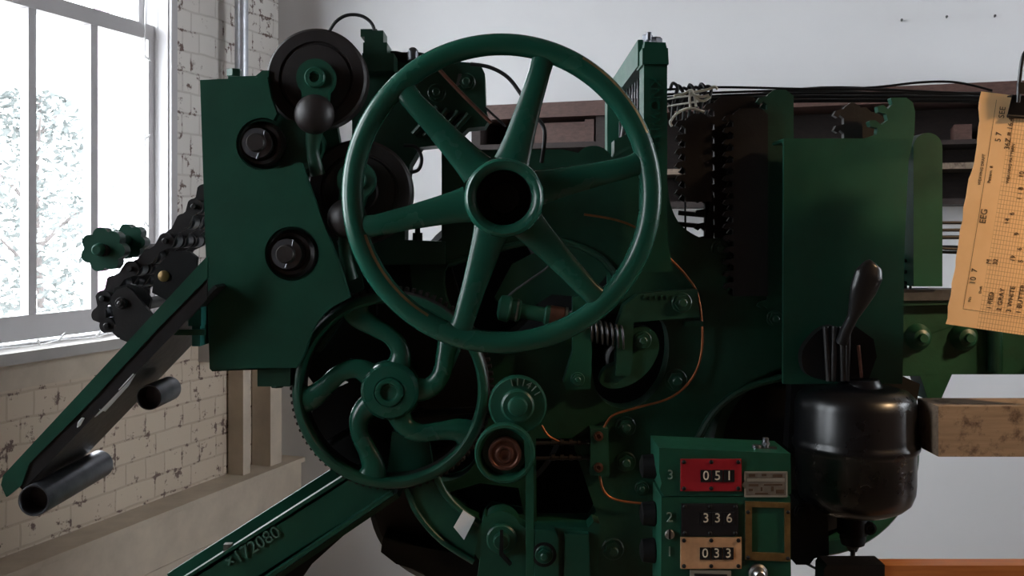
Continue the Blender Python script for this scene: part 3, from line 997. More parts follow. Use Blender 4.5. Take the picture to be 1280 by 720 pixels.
# ---- large toothed gear with S-curved arms
GD = 1.535
gc = P(488, 488, GD); gs = px(1, GD)
g = G()
boss(g, 488, 488, GD, [(109, -6), (110, 3), (113, 6), (118, 6), (122, 3), (124, -4), (124, -14), (122, -15), (120, -34), (112, -34), (109, -28)], 110, 'ring')
g.bm.faces.ensure_lookup_table()
N = 88
for i in range(N):
    a = 2 * PI * i / N
    rad = Vector((math.cos(a), 0, math.sin(a))); tan = Vector((-math.sin(a), 0, math.cos(a)))
    q0 = gc + Vector((0, 14.5 * gs, 0))
    prof = [(120, -3.4), (129, -1.6), (129, 1.6), (120, 3.4)]
    g.plate([q0 + rad * (r * gs) + tan * (t * gs) for r, t in prof], (), (0, 19 * gs, 0))
gear = part(g, 'toothed_gear', 'green', smooth=40, label='large green gear rim with brown oily teeth')
gear.data.materials.append(M['brown_iron'])
for p in gear.data.polygons:
    c = Vector(p.center) + WORLD[gear.name]
    if (c - gc).y > 14.3 * gs or math.hypot(c.x - gc.x, c.z - gc.z) > 122.5 * gs:
        p.material_index = 1
g = G()
boss(g, 488, 488, GD, [(36, -24), (38, -6), (36, 6), (32, 12), (19, 14), (18, 13), (17, 16), (14, 17), (11, 16), (9, 12), (5, 11), (0, 11)])
part(g, 'hub', 'green_gloss', parent=gear)
for k in range(5):
    th = math.radians(187 + 72 * k)
    pts, wa = [], []
    for (r, off) in ((22, 44), (48, 40), (66, 26), (82, 10), (98, 2), (113, 1)):
        a = th + math.radians(-off)
        pts.append(gc + Vector((math.cos(a) * r * gs, 0.006, math.sin(a) * r * gs)))
    g = G(); g.tube(pts, [17 * gs, 13 * gs, 11.5 * gs, 12 * gs, 15 * gs, 20 * gs], 16, rb=[11 * gs, 10 * gs, 9 * gs, 9 * gs, 9 * gs, 8 * gs], up=BK, spline=6)
    part(g, 'spoke', 'green_gloss', parent=gear)
g = G()
for k in range(9):
    g.ball(P(455 + k * 9, 505 + 4 * math.sin(k * 2.1) + k * 1.5, 1.58), 0.006, 12)
g.tube([P(400, 560, 1.6), P(470, 520, 1.6), P(600, 512, 1.6)], 0.006, 8)
part(g, 'bead_chain', 'iron_and_shade')
# dark sheet added to stand for shade behind the gear, open at the left where light comes through
g = G(); g.prism([(385, 470)] + arc(488, 488, 114, 150, 45, 14) + arc(488, 488, 114, 20, -155, 18) + [(392, 508), (418, 486), (436, 478), (420, 470), (398, 488)], 1.63, 1.64)
part(g, 'gear_dark_sheet', 'iron_and_shade')
# pawl lever behind the gear
g = G(); g.prism([(490, 540), (535, 545), (545, 610), (500, 612), (484, 590)], 1.60, 1.62)
part(g, 'lever_plate', 'green', bevel=0.004)
g = G(); g.prism([(540, 470), (556, 440), (548, 420), (562, 412), (575, 440), (562, 470)], 1.575, 1.60)
part(g, 'pawl', 'green', bevel=0.005)

# ---- eccentric pair with connecting rod
g = G()
boss(g, 647, 506, 1.47, [(30, -14), (36, -12), (36.5, 0), (34, 4), (24, 4.5), (21, 5), (20.5, 10), (18, 12), (12.5, 12), (11, 14), (10.5, 18), (8, 19), (0, 19)])
ecc = part(g, 'eccentric_disc', 'green')
g = G()
for k, ch in enumerate('11I4II'):
    a = math.radians(105 - k * 15)
    rad = Vector((math.cos(a), 0, math.sin(a))); tan = Vector((math.sin(a), 0, -math.cos(a)))
    g.text(ch, P(647, 506, 1.4645) + rad * px(28, 1.47), tan, rad, px(12, 1.47), 0.003)
part(g, 'cast_lettering', 'letter_green', parent=ecc)
g = G()
boss(g, 631, 567, 1.44, [(31, -16), (37, -14), (38, 0), (36, 5), (33, 5), (31, 2), (29, -2), (28, -10), (0, -10)])
crank = part(g, 'crank_ring', 'green')
g = G()
boss(g, 631, 567, 1.44, [(20, -12), (21, 2), (19.5, 6), (17, 6), (15, 4), (12, 4), (10, 7), (7.5, 7), (5.5, 3), (0, 1)])
part(g, 'bushing', 'bronze', parent=crank)
g = G(); g.prism([(655, 548), (664, 552), (667, 580), (667, 760), (658, 760), (657, 590)], 1.435, 1.450)
part(g, 'connecting_rod', 'green', bevel=0.003)

# ---- curved guard strip with white patch
g = G()
outer = curve2([(508, 610), (522, 642), (552, 676), (592, 702)], 6)
inner = curve2([(600, 655), (574, 636), (556, 616), (546, 596)], 6)
g.prism(outer + inner, 1.56, 1.585)
g.tube([P(x, y, 1.556) for x, y in outer], 0.005, 10); g.tube([P(x, y, 1.556) for x, y in inner], 0.006, 10)
strip = part(g, 'curved_guard', 'green', bevel=0.002)
g = G(); g.prism([(579, 638), (594, 648), (580, 675), (567, 659)], 1.545, 1.5475)
part(g, 'patch', 'plainwhite', parent=strip, label='small white patch')

# ---- low brackets
g = G()
g.prism([(602, 655), (606, 642)] + arc(626, 664, 25, 140, 20, 10) + [(660, 662), (700, 660), (735, 660), (742, 652), (750, 655), (748, 700), (750, 770), (590, 770), (600, 700)], 1.52, 1.56)
lb = part(g, 'low_bracket', 'green', bevel=0.004)
g = G(); g.prism([(670, 662), (694, 664), (698, 672), (698, 740), (668, 740)], 1.50, 1.53); g.prism([(706, 668), (736, 668), (738, 740), (704, 740)], 1.505, 1.53)
part(g, 'bracket_pad', 'green', bevel=0.003, parent=lb)
g = G(); boss(g, 627, 673, 1.52, [(19, -2), (19, 5), (17, 7), (10.5, 7), (10, 14), (8.5, 16), (0, 16)])
b_ = part(g, 'pivot_stud', 'green', parent=lb)
g = G(); g.prism([(625, 664), (629, 664), (629, 692), (640, 705), (637, 708), (624, 694)], 1.492, 1.50); part(g, 'split_pin', 'iron_and_shade', parent=b_)
bolt(680, 693, 1.50, 9, 'green', parent=lb)
g = G(); boss(g, 680, 693, 1.501, [(15, -1), (15.5, 1), (12, 2)]); part(g, 'washer', 'iron_and_shade', parent=lb)

# ---- frame bolts, arm brackets, spring
for (x, y, r) in ((782, 533, 10), (782, 577, 10), (766, 686, 11), (845, 475, 11), (900, 311, 9), (968, 398, 8), (802, 610, 7), (880, 700, 9)):
    bolt(x, y, D0, r, 'green_dark')
g = G()
g.prism([(770, 470), (772, 405), (780, 382), (798, 368), (830, 364), (872, 362), (874, 396), (792, 403), (790, 460), (786, 470)], 1.62, 1.66)
ba = part(g, 'bracket_arm', 'green_dark', bevel=0.004)
bolt(852, 378, 1.62, 10, 'green_dark', parent=ba)
g = G()
for k in range(6):
    g.box(P(806 + k * 7, 371 + (k % 2), 1.619), (0.0035, 0.004, 0.006))
part(g, 'cast_mark', 'green_dark', parent=ba)
g = G(); g.prism(curve2([(750, 478), (756, 462), (772, 452), (780, 420), (800, 408), (818, 415), (824, 436), (812, 462), (790, 480), (765, 486)], 4, True), 1.63, 1.665)
ra_ = part(g, 'rocker_arm', 'green_dark', bevel=0.004)
bolt(803, 425, 1.63, 9, 'green_dark', parent=ra_)
g = G()
hel = []
for i in range(7 * 14 + 1):
    a = 2 * PI * i / 14; t = i / (7 * 14)
    c = P(735 + 46 * t, 412 + 10 * t, 1.62)
    hel.append(c + Vector((0.0, math.cos(a) * 0.014, math.sin(a) * 0.018)))
g.tube(hel, 0.0018, 8)
part(g, 'coil_spring', 'dull_steel')
g = G(); g.prism([(716, 372), (736, 366), (740, 440), (738, 486), (708, 488), (704, 478), (716, 440)], 1.61, 1.64)
sa = part(g, 'stop_arm', 'green', bevel=0.004)
bolt(722, 474, 1.61, 7, 'green', parent=sa)
# horizontal stud seen through the wheel
g = G(); g.lathe(P(622, 384, 1.60), (P(720, 400, 1.60) - P(622, 384, 1.60)), [(0.010, 0), (0.020, 0.004), (0.022, 0.018), (0.017, 0.022), (0.017, 0.036), (0.012, 0.038), (0.012, 0.075), (0.016, 0.078), (0.016, 0.084), (0.010, 0.086), (0.010, 0.12)], 28)
st = part(g, 'roller_stud', 'green')
ax = (P(720, 400, 1.60) - P(622, 384, 1.60)).normalized()
g = G(); g.lathe(P(622, 384, 1.60) + ax * 0.084, ax, [(0.017, 0), (0.0172, 0.022), (0.015, 0.024)], 28); part(g, 'collar', 'bronze', parent=st)
g = G(); g.lathe(P(622, 384, 1.60) + ax * 0.108, ax, [(0.018, 0), (0.018, 0.004)], 28); g.lathe(P(622, 384, 1.60) + ax * 0.030, ax, [(0.0185, 0), (0.0185, 0.003)], 28); part(g, 'ring', 'steel', parent=st)
g = G(); g.tube([P(691, 320, 1.6), P(684, 334, 1.6), P(662, 350, 1.6), P(640, 366, 1.6), P(624, 384, 1.6)], 0.0018, 8, spline=6)
part(g, 'trip_wire', 'dull_steel')
g = G(); g.prism([(640, 330), (720, 290), (770, 330), (735, 372), (690, 368), (640, 400), (618, 372)], 1.665, 1.69)
part(g, 'inner_web', 'green_dark', bevel=0.004)

# ---- oil lines and manifold
cop = [[(730, 268), (770, 275), (800, 288), (832, 318), (858, 345), (873, 372), (878, 428), (868, 468), (840, 496), (795, 510), (765, 520), (752, 540)],
       [(677, 532), (686, 545), (703, 554)],
       [(749, 590), (754, 612), (768, 624), (800, 629), (828, 629)]]
for c in cop:
    g = G(); g.tube([P(x, y, 1.645) for x, y in c], 0.0020, 10, spline=6)
    part(g, 'oil_pipe', 'copper')
g = G(); g.prism([(738, 536), (760, 536), (762, 596), (738, 594)], 1.632, 1.66)
man = part(g, 'oil_manifold', 'green_dark', bevel=0.003)
for y in (545, 584):
    g = G(); boss(g, 748, y, 1.632, [(6, -1), (6, 3), (3, 4), (2.5, 2), (0, 2)], 18); part(g, 'screw', 'bronze', parent=man)
for y in (553, 572):
    g = G(); g.tube([P(740, y, 1.645), P(670, y + 1, 1.645)], 0.0032, 10)
    for k in range(5):
        g.cyl(P(738 - k * 11, y, 1.645), (-1, 0, 0), 0.0050, 0.006, 12)
    part(g, 'feed_line', 'brown_iron')
g = G(); g.prism([(857, 402), (880, 402), (880, 408), (857, 408)], 1.638, 1.66); part(g, 'pipe_clip', 'green_dark')
for y in (583, 642, 688):
    g = G(); g.lathe(P(800, y, 1.44), (1, 0, 0), [(0.008, 0), (0.016, 0.003), (0.018, 0.02), (0.014, 0.024), (0.014, 0.06)], 24)
    part(g, 'knob', 'iron_and_shade')

# ---- counter box
CD = 1.38
g = G()
g.prism([(824, 560), (830, 560), (988, 567), (989, 617), (984, 620), (830, 620), (825, 612), (827, 604), (824, 590)], CD, CD + 0.085)
g.prism([(827, 621), (988, 621), (989, 760), (826, 760)], CD + 0.001, CD + 0.085)
cb = part(g, 'counter_box', 'green', bevel=0.004)
dial = [('red', (851, 574, 927, 614), '051', (897, 595)), ('blackplate', (852, 630, 923, 670), '336', (897, 648)), ('tan', (851, 672, 927, 711), '033', (896, 692))]
for nm, (x0, y0, x1, y1), dg_, (tx, ty) in dial:
    g = G(); g.prism([(x0, y0), (x1, y0), (x1, y1), (x0, y1)], CD - 0.003, CD + 0.002)
    g.mi = 1
    for xx in (x0 + 4, (x0 + x1) / 2, x1 - 4):
        for yy in (y0 + 3.5, y1 - 3.5):
            boss(g, xx, yy, CD - 0.003, [(2.6, 0), (2.6, 1), (1.6, 2.2), (0, 2.4)], 12)
    pl = part(g, 'dial_plate', [nm, 'iron_and_shade'], parent=cb, label={'red': 'red number plate', 'blackplate': 'black number plate', 'tan': 'tan number plate'}[nm])
    for k, ch in enumerate(dg_):
        cx = tx + (k - 1) * 14.5
        g = G(); g.prism([(cx - 6.6, ty - 7.5), (cx + 6.6, ty - 7.5), (cx + 6.6, ty + 7.5), (cx - 6.6, ty + 7.5)], CD - 0.0045, CD - 0.002)
        g.mi = 1
        g.text(ch, P(cx, ty, CD - 0.0048), (1, 0, 0), (0, 0, 1), px(16.5, CD), 0.0004)
        o = part(g, 'number_wheel', ['blackplate', 'ivory'], parent=cb, smooth=0)
for ch, x, y in (('3', 838, 594), ('2', 837, 647), ('1', 837, 690)):
    g = G(); g.text(ch, P(x, y, CD - 0.0006), (1, 0, 0), (0, 0, 1), px(17, CD), 0.0012)
    part(g, 'cast_numeral', 'letter_green', parent=cb, smooth=0)
g = G(); boss(g, 837, 668, CD, [(6, -1), (6, 1.5), (5, 2.5), (0, 2.5)], 20)
g.mi = 1; g.prism([(836, 662), (838.5, 662), (838.5, 674), (836, 674)], CD - 0.0032, CD - 0.001)
part(g, 'slotted_screw', ['plategrey', 'iron_and_shade'], parent=cb)
g = G(); g.prism([(931, 590), (984, 590), (984, 621), (931, 621), (931, 611), (927, 606), (931, 601)], CD - 0.002, CD + 0.001)
g.mi = 1
for (a, b, c, d) in ((931, 984, 589.5, 591.5), (931, 984, 619.5, 621.5), (930.5, 932.5, 590, 601), (930.5, 932.5, 611, 621), (982.5, 984.5, 590, 621), (934, 981, 598.5, 602)):
    g.prism([(a, c), (b, c), (b, d), (a, d)], CD - 0.0026, CD - 0.0015)
g.mi = 2
for (a, b, c, d) in ((936, 944, 592.5, 596), (952, 958, 592.5, 595), (966, 978, 593, 596.5), (936, 948, 605, 608), (955, 978, 605, 607), (936, 941, 611, 614), (951, 953, 609, 614), (964, 967, 608, 614), (970, 980, 612, 617), (944, 960, 616, 618)):
    g.prism([(a, c), (b, c), (b, d), (a, d)], CD - 0.0024, CD - 0.0015)
part(g, 'name_plate', ['plategrey', 'platelight', 'ink'], parent=cb, smooth=0, label='small etched grey name plate')
g = G(); g.prism([(932, 627), (988, 629), (988, 702), (932, 700)], CD - 0.003, CD + 0.002, [[(940, 634), (981, 635), (981, 692), (940, 691)]])
g.mi = 1
for xx, yy in ((935, 640), (985, 640), (935, 697), (985, 698)):
    boss(g, xx, yy, CD - 0.003, [(2.4, 0), (2.4, 1), (1.4, 2), (0, 2)], 12)
part(g, 'brass_frame', ['brass', 'iron_and_shade'], parent=cb, smooth=0)
g = G(); g.prism([(863, 713), (914, 714), (914, 750), (863, 750)], CD - 0.003, CD + 0.002)
g.mi = 1; g.prism([(868, 717), (909, 718), (909, 748), (868, 748)], CD - 0.0036, CD - 0.002)
part(g, 'lower_plate', ['platelight', 'blackplate'], parent=cb, smooth=0)
g = G(); g.lathe(P(947, 716, CD), FR, [(0.013, -0.002), (0.013, 0.004), (0.010, 0.006), (0.008, 0.014), (0.006, 0.016), (0.004, 0.012), (0, 0.012)], 24)
part(g, 'lock_screw', 'steel', parent=cb)
g = G(); g.cyl(P(957, 562, CD + 0.03), (0, 0, 1), 0.0045, 0.017, 12, 0.001); g.cyl(P(957, 556, CD + 0.03), (0, 0, 1), 0.006, 0.004, 6); g.cyl(P(946, 562, CD + 0.03), (0, 0, 1), 0.007, 0.007, 12, 0.001)
g.bar(P(945, 561, CD + 0.03), P(970, 560, CD + 0.03), 0.01, 0.004, up=(0, 0, 1))
part(g, 'top_latch', 'dull_steel', parent=cb)

# ---- hanging toothed racks (pattern jacks), right of the post


def rack_poly(x0, x1, y0, y1, pitch, lean=0):
    pts = []
    nT = int((y1 - y0) / pitch)
    pts += [(x1, y1), (x1, y0 + 8), (x1 - 10, y0), (x0 + 18, y0), (x0 + 10, y0 + 6)]
    for i in range(nT):
        y = y0 + 8 + i * pitch
        pts += [(x0 + 9, y), (x0 - 1, y + pitch * 0.12), (x0 - 4, y + pitch * 0.42), (x0 + 1, y + pitch * 0.58), (x0 + 4, y + pitch * 0.40), (x0 + 9, y + pitch * 0.62)]
    pts += [(x0 + 9, y1)]
    out = []
    for p in pts:
        if not out or math.hypot(p[0] - out[-1][0], p[1] - out[-1][1]) > 0.3:
            out.append(p)
    return out


for (x0, x1, y0, y1, pt, d, mat) in ((848, 890, 142, 252, 17, 1.66, 'iron'), (884, 950, 120, 365, 17, 1.69, 'brown_iron'), (908, 960, 135, 370, 15, 1.64, 'iron'), (950, 992, 112, 385, 17, 1.655, 'green_dark')):
    g = G(); g.prism(rack_poly(x0, x1, y0, y1, pt), d, d + 0.012)
    g.prism(rack_poly(x0 + 5, x1, y0 + 7, y1, pt), d + 0.02, d + 0.03)
    part(g, 'toothed_rack', mat)
g = G(); g.prism(rack_poly(872, 892, 236, 306, 17), 1.665, 1.675)
for y in (266, 280):
    g.tube([P(848, y, 1.672), P(880, y + 3, 1.672)], 0.004, 8)
g.tube([P(856, 230, 1.672), P(857, 296, 1.672)], 0.0016, 8)
part(g, 'rack_foot', 'iron_and_shade')
for k in range(3):
    g = G(); g.prism([(p[0] + k * 14, p[1] + k * 6) for p in rack_poly(1046, 1078, 128, 190, 19)], 1.66 + 0.016 * k, 1.672 + 0.016 * k)
    part(g, 'toothed_rack', 'iron')
g = G(); g.prism([(884, 296), (900, 306), (908, 330), (940, 362), (980, 374), (985, 250), (985, 200), (884, 240)], 1.76, 1.78)
part(g, 'rack_backplate', 'iron_and_shade')
g = G()
g.prism([(1083, 190), (1083, 172), (1096, 168), (1097, 160), (1088, 158), (1086, 151), (1094, 150), (1102, 156), (1110, 150), (1108, 142), (1098, 140), (1097, 133), (1104, 131), (1110, 136), (1116, 130), (1113, 122), (1133, 122), (1141, 128), (1144, 140), (1143, 165), (1136, 200), (1083, 200)], 1.60, 1.615)
part(g, 'hooked_plate', 'green', bevel=0.002)
g = G(); g.prism([(980, 173), (1137, 173), (1131, 300), (1128, 480), (979, 480)], 1.55, 1.558)
g.prism([(980, 173), (1137, 173), (1137, 177), (980, 177)], 1.551, 1.62)
part(g, 'guard_plate', 'green', bevel=0.0015)
g = G(); g.prism([(1142, 358), (1142, 185)] + arc(1160, 184, 18, 180, 0, 14) + [(1178, 358)], 1.63, 1.70)
part(g, 'rounded_bracket', 'green', bevel=0.003)
g = G()
for k in range(5):
    g.box(P(1135, 190 + k * 22, 1.68), (0.016, 0.03, 0.012))
g.box(P(1133, 230, 1.70), (0.02, 0.02, 0.18))
part(g, 'shuttle_box_spring', 'iron_and_shade')
for k, (y0, y1, r) in enumerate(((278, 279, 0.0028), (288, 287, 0.0028), (297, 296, 0.0035), (307, 318, 0.0028), (312, 321, 0.0028), (308, 312, 0.004))):
    g = G(); g.tube([P(1112, y0, 1.72 + 0.01 * k), P(1320, y1, 1.72 + 0.01 * k)], r, 10)
    part(g, 'tie_rod', 'iron')
g = G()
for k in range(3):
    g.tube([P(1124, 325 + k * 14, 1.66), P(1142, 327 + k * 14, 1.66)], 0.003, 8)
g.tube([P(1138, 318, 1.66), P(1138, 372, 1.66)], 0.0022, 8); g.box(P(1128, 345, 1.68), (0.008, 0.02, 0.09))
part(g, 'wire_guide', 'iron_and_shade')
g = G(); g.prism([(1120, 362), (1200, 362), (1300, 366), (1300, 374), (1120, 376)], 1.64, 1.70)
part(g, 'rail_cap', 'dull_steel', bevel=0.002)
# harness wires along the top
for k, pts in enumerate(([(833, 112), (900, 109), (1000, 111), (1100, 112), (1240, 118)], [(833, 118), (950, 114), (1080, 110), (1150, 103), (1196, 103), (1240, 113)],
                         [(833, 122), (980, 117), (1110, 116), (1240, 116)], [(833, 126), (1000, 121), (1240, 122)], [(835, 130), (1000, 126), (1240, 126)],
                         [(835, 134), (1000, 115), (1120, 119), (1240, 130)], [(836, 138), (1000, 112), (1120, 113), (1240, 124)], [(835, 124), (1000, 119), (1240, 119)])):
    g = G(); g.tube([P(x, y, 1.78 + 0.012 * k) for x, y in pts], 0.0022 if k < 3 else 0.0036, 8, spline=5)
    part(g, 'harness_wire', 'iron_and_shade')
g = G()
for k in range(7):
    x = 838 + 7 * k
    g.tube([P(x, 112 + (k * 5) % 9, 1.80), P(x + 3, 104 + (k * 3) % 7, 1.78), P(x + 9, 110 + (k * 7) % 8, 1.76), P(x + 4, 128 + (k * 4) % 9, 1.74), P(x + 2, 150, 1.74)], 0.003, 8, spline=4)
part(g, 'heddle_hooks', 'iron_and_shade')
for k in range(2):
    g = G(); y = 118 + 9 * k
    g.tube([P(834, y + 6, 1.72), P(852, y + 3, 1.72), P(874, y, 1.72)], 0.0016, 8)
    part(g, 'lacing', 'yarn')
# right rail details
for (x, y, r) in ((1147, 421, 12), (1204, 421, 13)):
    g = G(); boss(g, x, y, D0, [(r + 5, -2), (r + 4, 4), (r, 8), (r - 2, 14), (6, 16), (5, 21), (0, 21)]); part(g, 'rail_boss', 'green_dark')
g = G(); g.tube([P(1243, 380, 1.65), P(1244, 464, 1.65)], 0.012, 14, rb=0.012); part(g, 'rail_rib', 'green_dark')
g = G(); g.prism([(1128, 374), (1300, 371), (1300, 379), (1128, 382)], 1.645, 1.66); part(g, 'rail_flange', 'green_dark', bevel=0.002)
# wooden hand rail and lower rail
g = G(); a = P(1173, 508, 1.45); b = P(1420, 571, 1.45)
g.plate([a, Vector((b.x, a.y, a.z)), Vector((b.x, a.y, b.z)), Vector((a.x, a.y, b.z))], (), (0, 0.075, 0))
part(g, 'wooden_beam', 'beamwood', bevel=0.003, label='scuffed pale brown wooden beam')
g = G(); g.box(P(1395, 480, 1.56), (0.06, 0.24, 0.20)); part(g, 'beam_bracket', 'green_dark', bevel=0.003)
g = G(); a = P(1098, 707, 1.43); b = P(1440, 775, 1.43)
g.plate([a, Vector((b.x, a.y, a.z)), Vector((b.x, a.y, b.z)), Vector((a.x, a.y, b.z))], (), (0, 0.03, 0))
part(g, 'wooden_rail', 'railwood', bevel=0.002, label='wooden rail with warm orange light in its colour')
g = G(); g.prism([(1030, 712), (1034, 706), (1106, 706), (1106, 776), (1028, 776)], 1.425, 1.465)
cap = part(g, 'rail_end_cap', 'black', bevel=0.002)
for x in (1050, 1087):
    g = G(); g.lathe(P(x, 706, 1.445), (0, 0, 1), [(0.008, -0.002), (0.008, 0.003), (0.005, 0.006), (0, 0.007)], 14); part(g, 'rivet', 'black', parent=cap)
yl = HY + ZC * F / 1.435
g = G(); g.prism([(1045, 770), (1085, 770), (1095, yl), (1035, yl)], 1.435, 1.46); g.prism([(1385, 770), (1425, 770), (1435, yl), (1375, yl)], 1.435, 1.46)
part(g, 'rail_leg', 'green_dark', bevel=0.003)

# ---- flywheel behind the black pot
g = G()
boss(g, 1020, 566, 1.70, [(40, -50), (126, -50), (131, -46), (131, -4), (128, 0), (112, 0), (108, -6), (106, -24), (36, -26), (30, 0), (0, 0)], 80)
fw = part(g, 'flywheel', 'green_dark')
g = G(); boss(g, 1008, 566, 1.69, [(104, -14), (104, -6), (30, -2), (0, -2)], 64)
part(g, 'clutch_disc', 'iron_and_shade', parent=fw)

# ---- black enamel pot with spindle
PD = 1.53
pc = P(1069, 480, PD); ps_ = px(1, PD)
KR = 0.90


def zrow(y):
    return -(y - 480) * ps_


g = G()
prof = [(20, 478), (27, 483), (55, 484), (70, 488), (78, 495), (81.5, 506), (82, 545), (83, 549), (85, 552), (85, 557), (83, 560), (80.5, 563), (80, 600), (79, 612), (74, 624), (64, 632), (50, 638), (30, 641), (20, 646)]
g.lathe(pc, (0, 0, 1), [(r * ps_ * KR, zrow(y)) for r, y in reversed(prof)], 64)
pot = part(g, 'motor_pot', 'pot', label='glossy black enamel pot with a seam')
g = G(); g.lathe(P(1077, 480, PD), (0, 0, 1), [(r * ps_, zrow(y)) for r, y in ((26, 486), (25, 480), (23, 477), (21, 474), (0, 473.5))], 36)
part(g, 'filler_cap', 'pot', parent=pot)
g = G(); g.lathe(P(1066, 480, PD), (0, 0, 1), [(r * ps_, zrow(y)) for r, y in ((0, 690), (5, 689), (8, 683), (14, 680), (16, 672), (16, 668), (19, 666), (19, 645), (17, 638))], 28)
part(g, 'nozzle', 'iron_and_shade', parent=pot)
g = G(); g.cyl(P(1066, 712, PD - 0.05), (0, 0, 1), 0.0035, 0.03, 12); g.tube([P(1066, 685, PD), P(1066, 712, PD)], 0.0035, 10)
part(g, 'spindle', 'iron_and_shade', parent=pot)
g = G(); boss(g, 1088, 661, PD - 0.02, [(8, -8), (8, 0), (5, 1), (3, -2), (0, -2)], 20); part(g, 'gland_nut', 'iron_and_shade', parent=pot)
g = G(); g.prism([(986, 640), (1000, 628), (1034, 632), (1036, 676), (1036, 694), (1018, 698), (1012, 706), (995, 706), (990, 700), (986, 698)], 1.50, 1.58)
hb = part(g, 'pot_bracket', 'iron_and_shade', bevel=0.004)
bolt(1002, 640, 1.50, 8, 'iron_and_shade', parent=hb)
g = G(); g.tube([P(1005, 703, 1.52), P(1030, 716, 1.46), P(1060, 740, 1.45)], 0.002, 8); part(g, 'pull_wire', 'dull_steel')
g = G(); g.prism([(1040, 600), (1130, 590), (1150, 480), (1128, 470), (990, 470), (985, 560)], 1.60, 1.63); part(g, 'pot_mount', 'iron_and_shade', bevel=0.004)

# ---- shipper handle
g = G()
hp = [P(1052, 428, 1.50), P(1058, 412, 1.49), P(1066, 396, 1.48), P(1072, 381, 1.475), P(1079, 362, 1.47), P(1086, 344, 1.468), P(1091, 332, 1.468), P(1093, 329, 1.468)]
g.tube(hp, [0.009, 0.008, 0.008, 0.0135, 0.020, 0.021, 0.014, 0.006], 20, rb=[0.009, 0.008, 0.007, 0.009, 0.012, 0.012, 0.009, 0.004], up=BK, spline=6)
part(g, 'shipper_handle', 'black', label='dark paddle-shaped lever handle')
g = G()
g.prism(curve2([(1003, 440), (1018, 418), (1034, 408), (1048, 410), (1056, 430), (1056, 474), (1024, 474), (1006, 464)], 4, True), 1.515, 1.535)
g.prism([(1048, 412), (1070, 408), (1092, 424), (1096, 446), (1086, 474), (1050, 474)], 1.52, 1.54)
br_ = part(g, 'handle_bracket', 'iron_and_shade', bevel=0.003)
g = G()
for (x0, x1) in ((1032, 1036), (1043, 1041), (1052, 1054), (1060, 1058)):
    g.tube([P(x0, 408, 1.505), P(x1, 476, 1.505)], 0.0045, 10)
part(g, 'handle_spring_rod', 'iron', parent=br_)
g = G(); g.tube([P(1073, 432, 1.505), P(1077, 472, 1.505)], 0.0025, 8); part(g, 'pin', 'bronze', parent=br_)

# ---- chain trough on the far left
TD = 1.45
g = G()
g.prism([(259, 320), (259, 348), (197, 411), (119, 496), (36, 580), (27, 606), (8, 622), (1, 606), (4, 594)], TD, TD + 0.008)
tr = part(g, 'trough_side', 'green', bevel=0.002)
# floor of the trough, running back from the side, with slots
pa, pb = P(33, 606, TD), P(259, 371, TD)
g = G(); g.prism([(259, 347), (197, 410), (119, 495), (36, 579), (27, 605), (31, 610), (259, 374)], TD + 0.003, TD + 0.007)
part(g, 'trough_lip', 'iron')
ax = (pb - pa).normalized(); L = (pb - pa).length


def T(u, w):
    return pa + ax * (u * L) + Vector((0, 0.004 + w, 0))


nrm = ax.cross(Vector((0, 1, 0))).normalized()
g = G(); g.plate([T(-0.03, 0), T(-0.03, 0.2), T(1.05, 0.2), T(1.05, 0)], (), nrm * 0.005)
tf = part(g, 'trough_floor', 'iron')
vis = nrm if nrm.dot(Vector((0, 0, ZC)) - pa) > 0 else -nrm


def on_floor(x, y):
    d = Vector(((x - 640) / F, 1, (HY - y) / F)); o = Vector((0, 0, ZC))
    base = pa + (vis * 0.005 if nrm.dot(vis) > 0 else Vector((0, 0, 0)))
    return o + d * ((base - o).dot(vis) / d.dot(vis))


for st_ in ([(96, 534), (100, 531), (105, 522), (102, 522), (97, 528)], [(118, 521), (128, 513), (131, 514), (160, 482), (169, 467), (166, 467), (140, 496), (124, 512)]):
    g = G(); g.plate([on_floor(*q) for q in st_], (), vis * 0.0012)  # thin raised white strips on the trough floor
    part(g, 'white_streak', 'plainwhite', parent=tf, label='white streak')
g = G(); g.plate([T(-0.03, 0.2), T(1.05, 0.2), T(1.05, 0.2) + (-nrm if nrm.z < 0 else nrm) * 0.03, T(-0.03, 0.2) + (-nrm if nrm.z < 0 else nrm) * 0.03], (), (0, 0.006, 0))
part(g, 'trough_far_side', 'green_dark')
g = G(); g.prism([(190, 412), (256, 412), (256, 419), (186, 419)], 1.47, 1.475); part(g, 'brace', 'green', bevel=0.001)


def pipe_roller(x, y, d0, d1, r, mat):
    q = P(x, y, d0); R_ = px(r, d0)
    g = G(); g.lathe(q, BK, [(R_ * 0.80, 0.03), (R_ * 0.84, 0.002), (R_ * 0.9, 0), (R_ * 0.97, 0), (R_, 0.003), (R_, d1 - d0), (R_ * 0.8, d1 - d0), (R_ * 0.8, 0.03)], 40, closed=False)
    g.lathe(q, BK, [(0, 0.03), (R_ * 0.8, 0.03)], 40, closed=False)
    return part(g, 'trough_roller', mat)


pipe_roller(42, 626, 1.44, 1.67, 20, 'dull_steel')
pipe_roller(186, 497, 1.52, 1.61, 16, 'dull_steel')

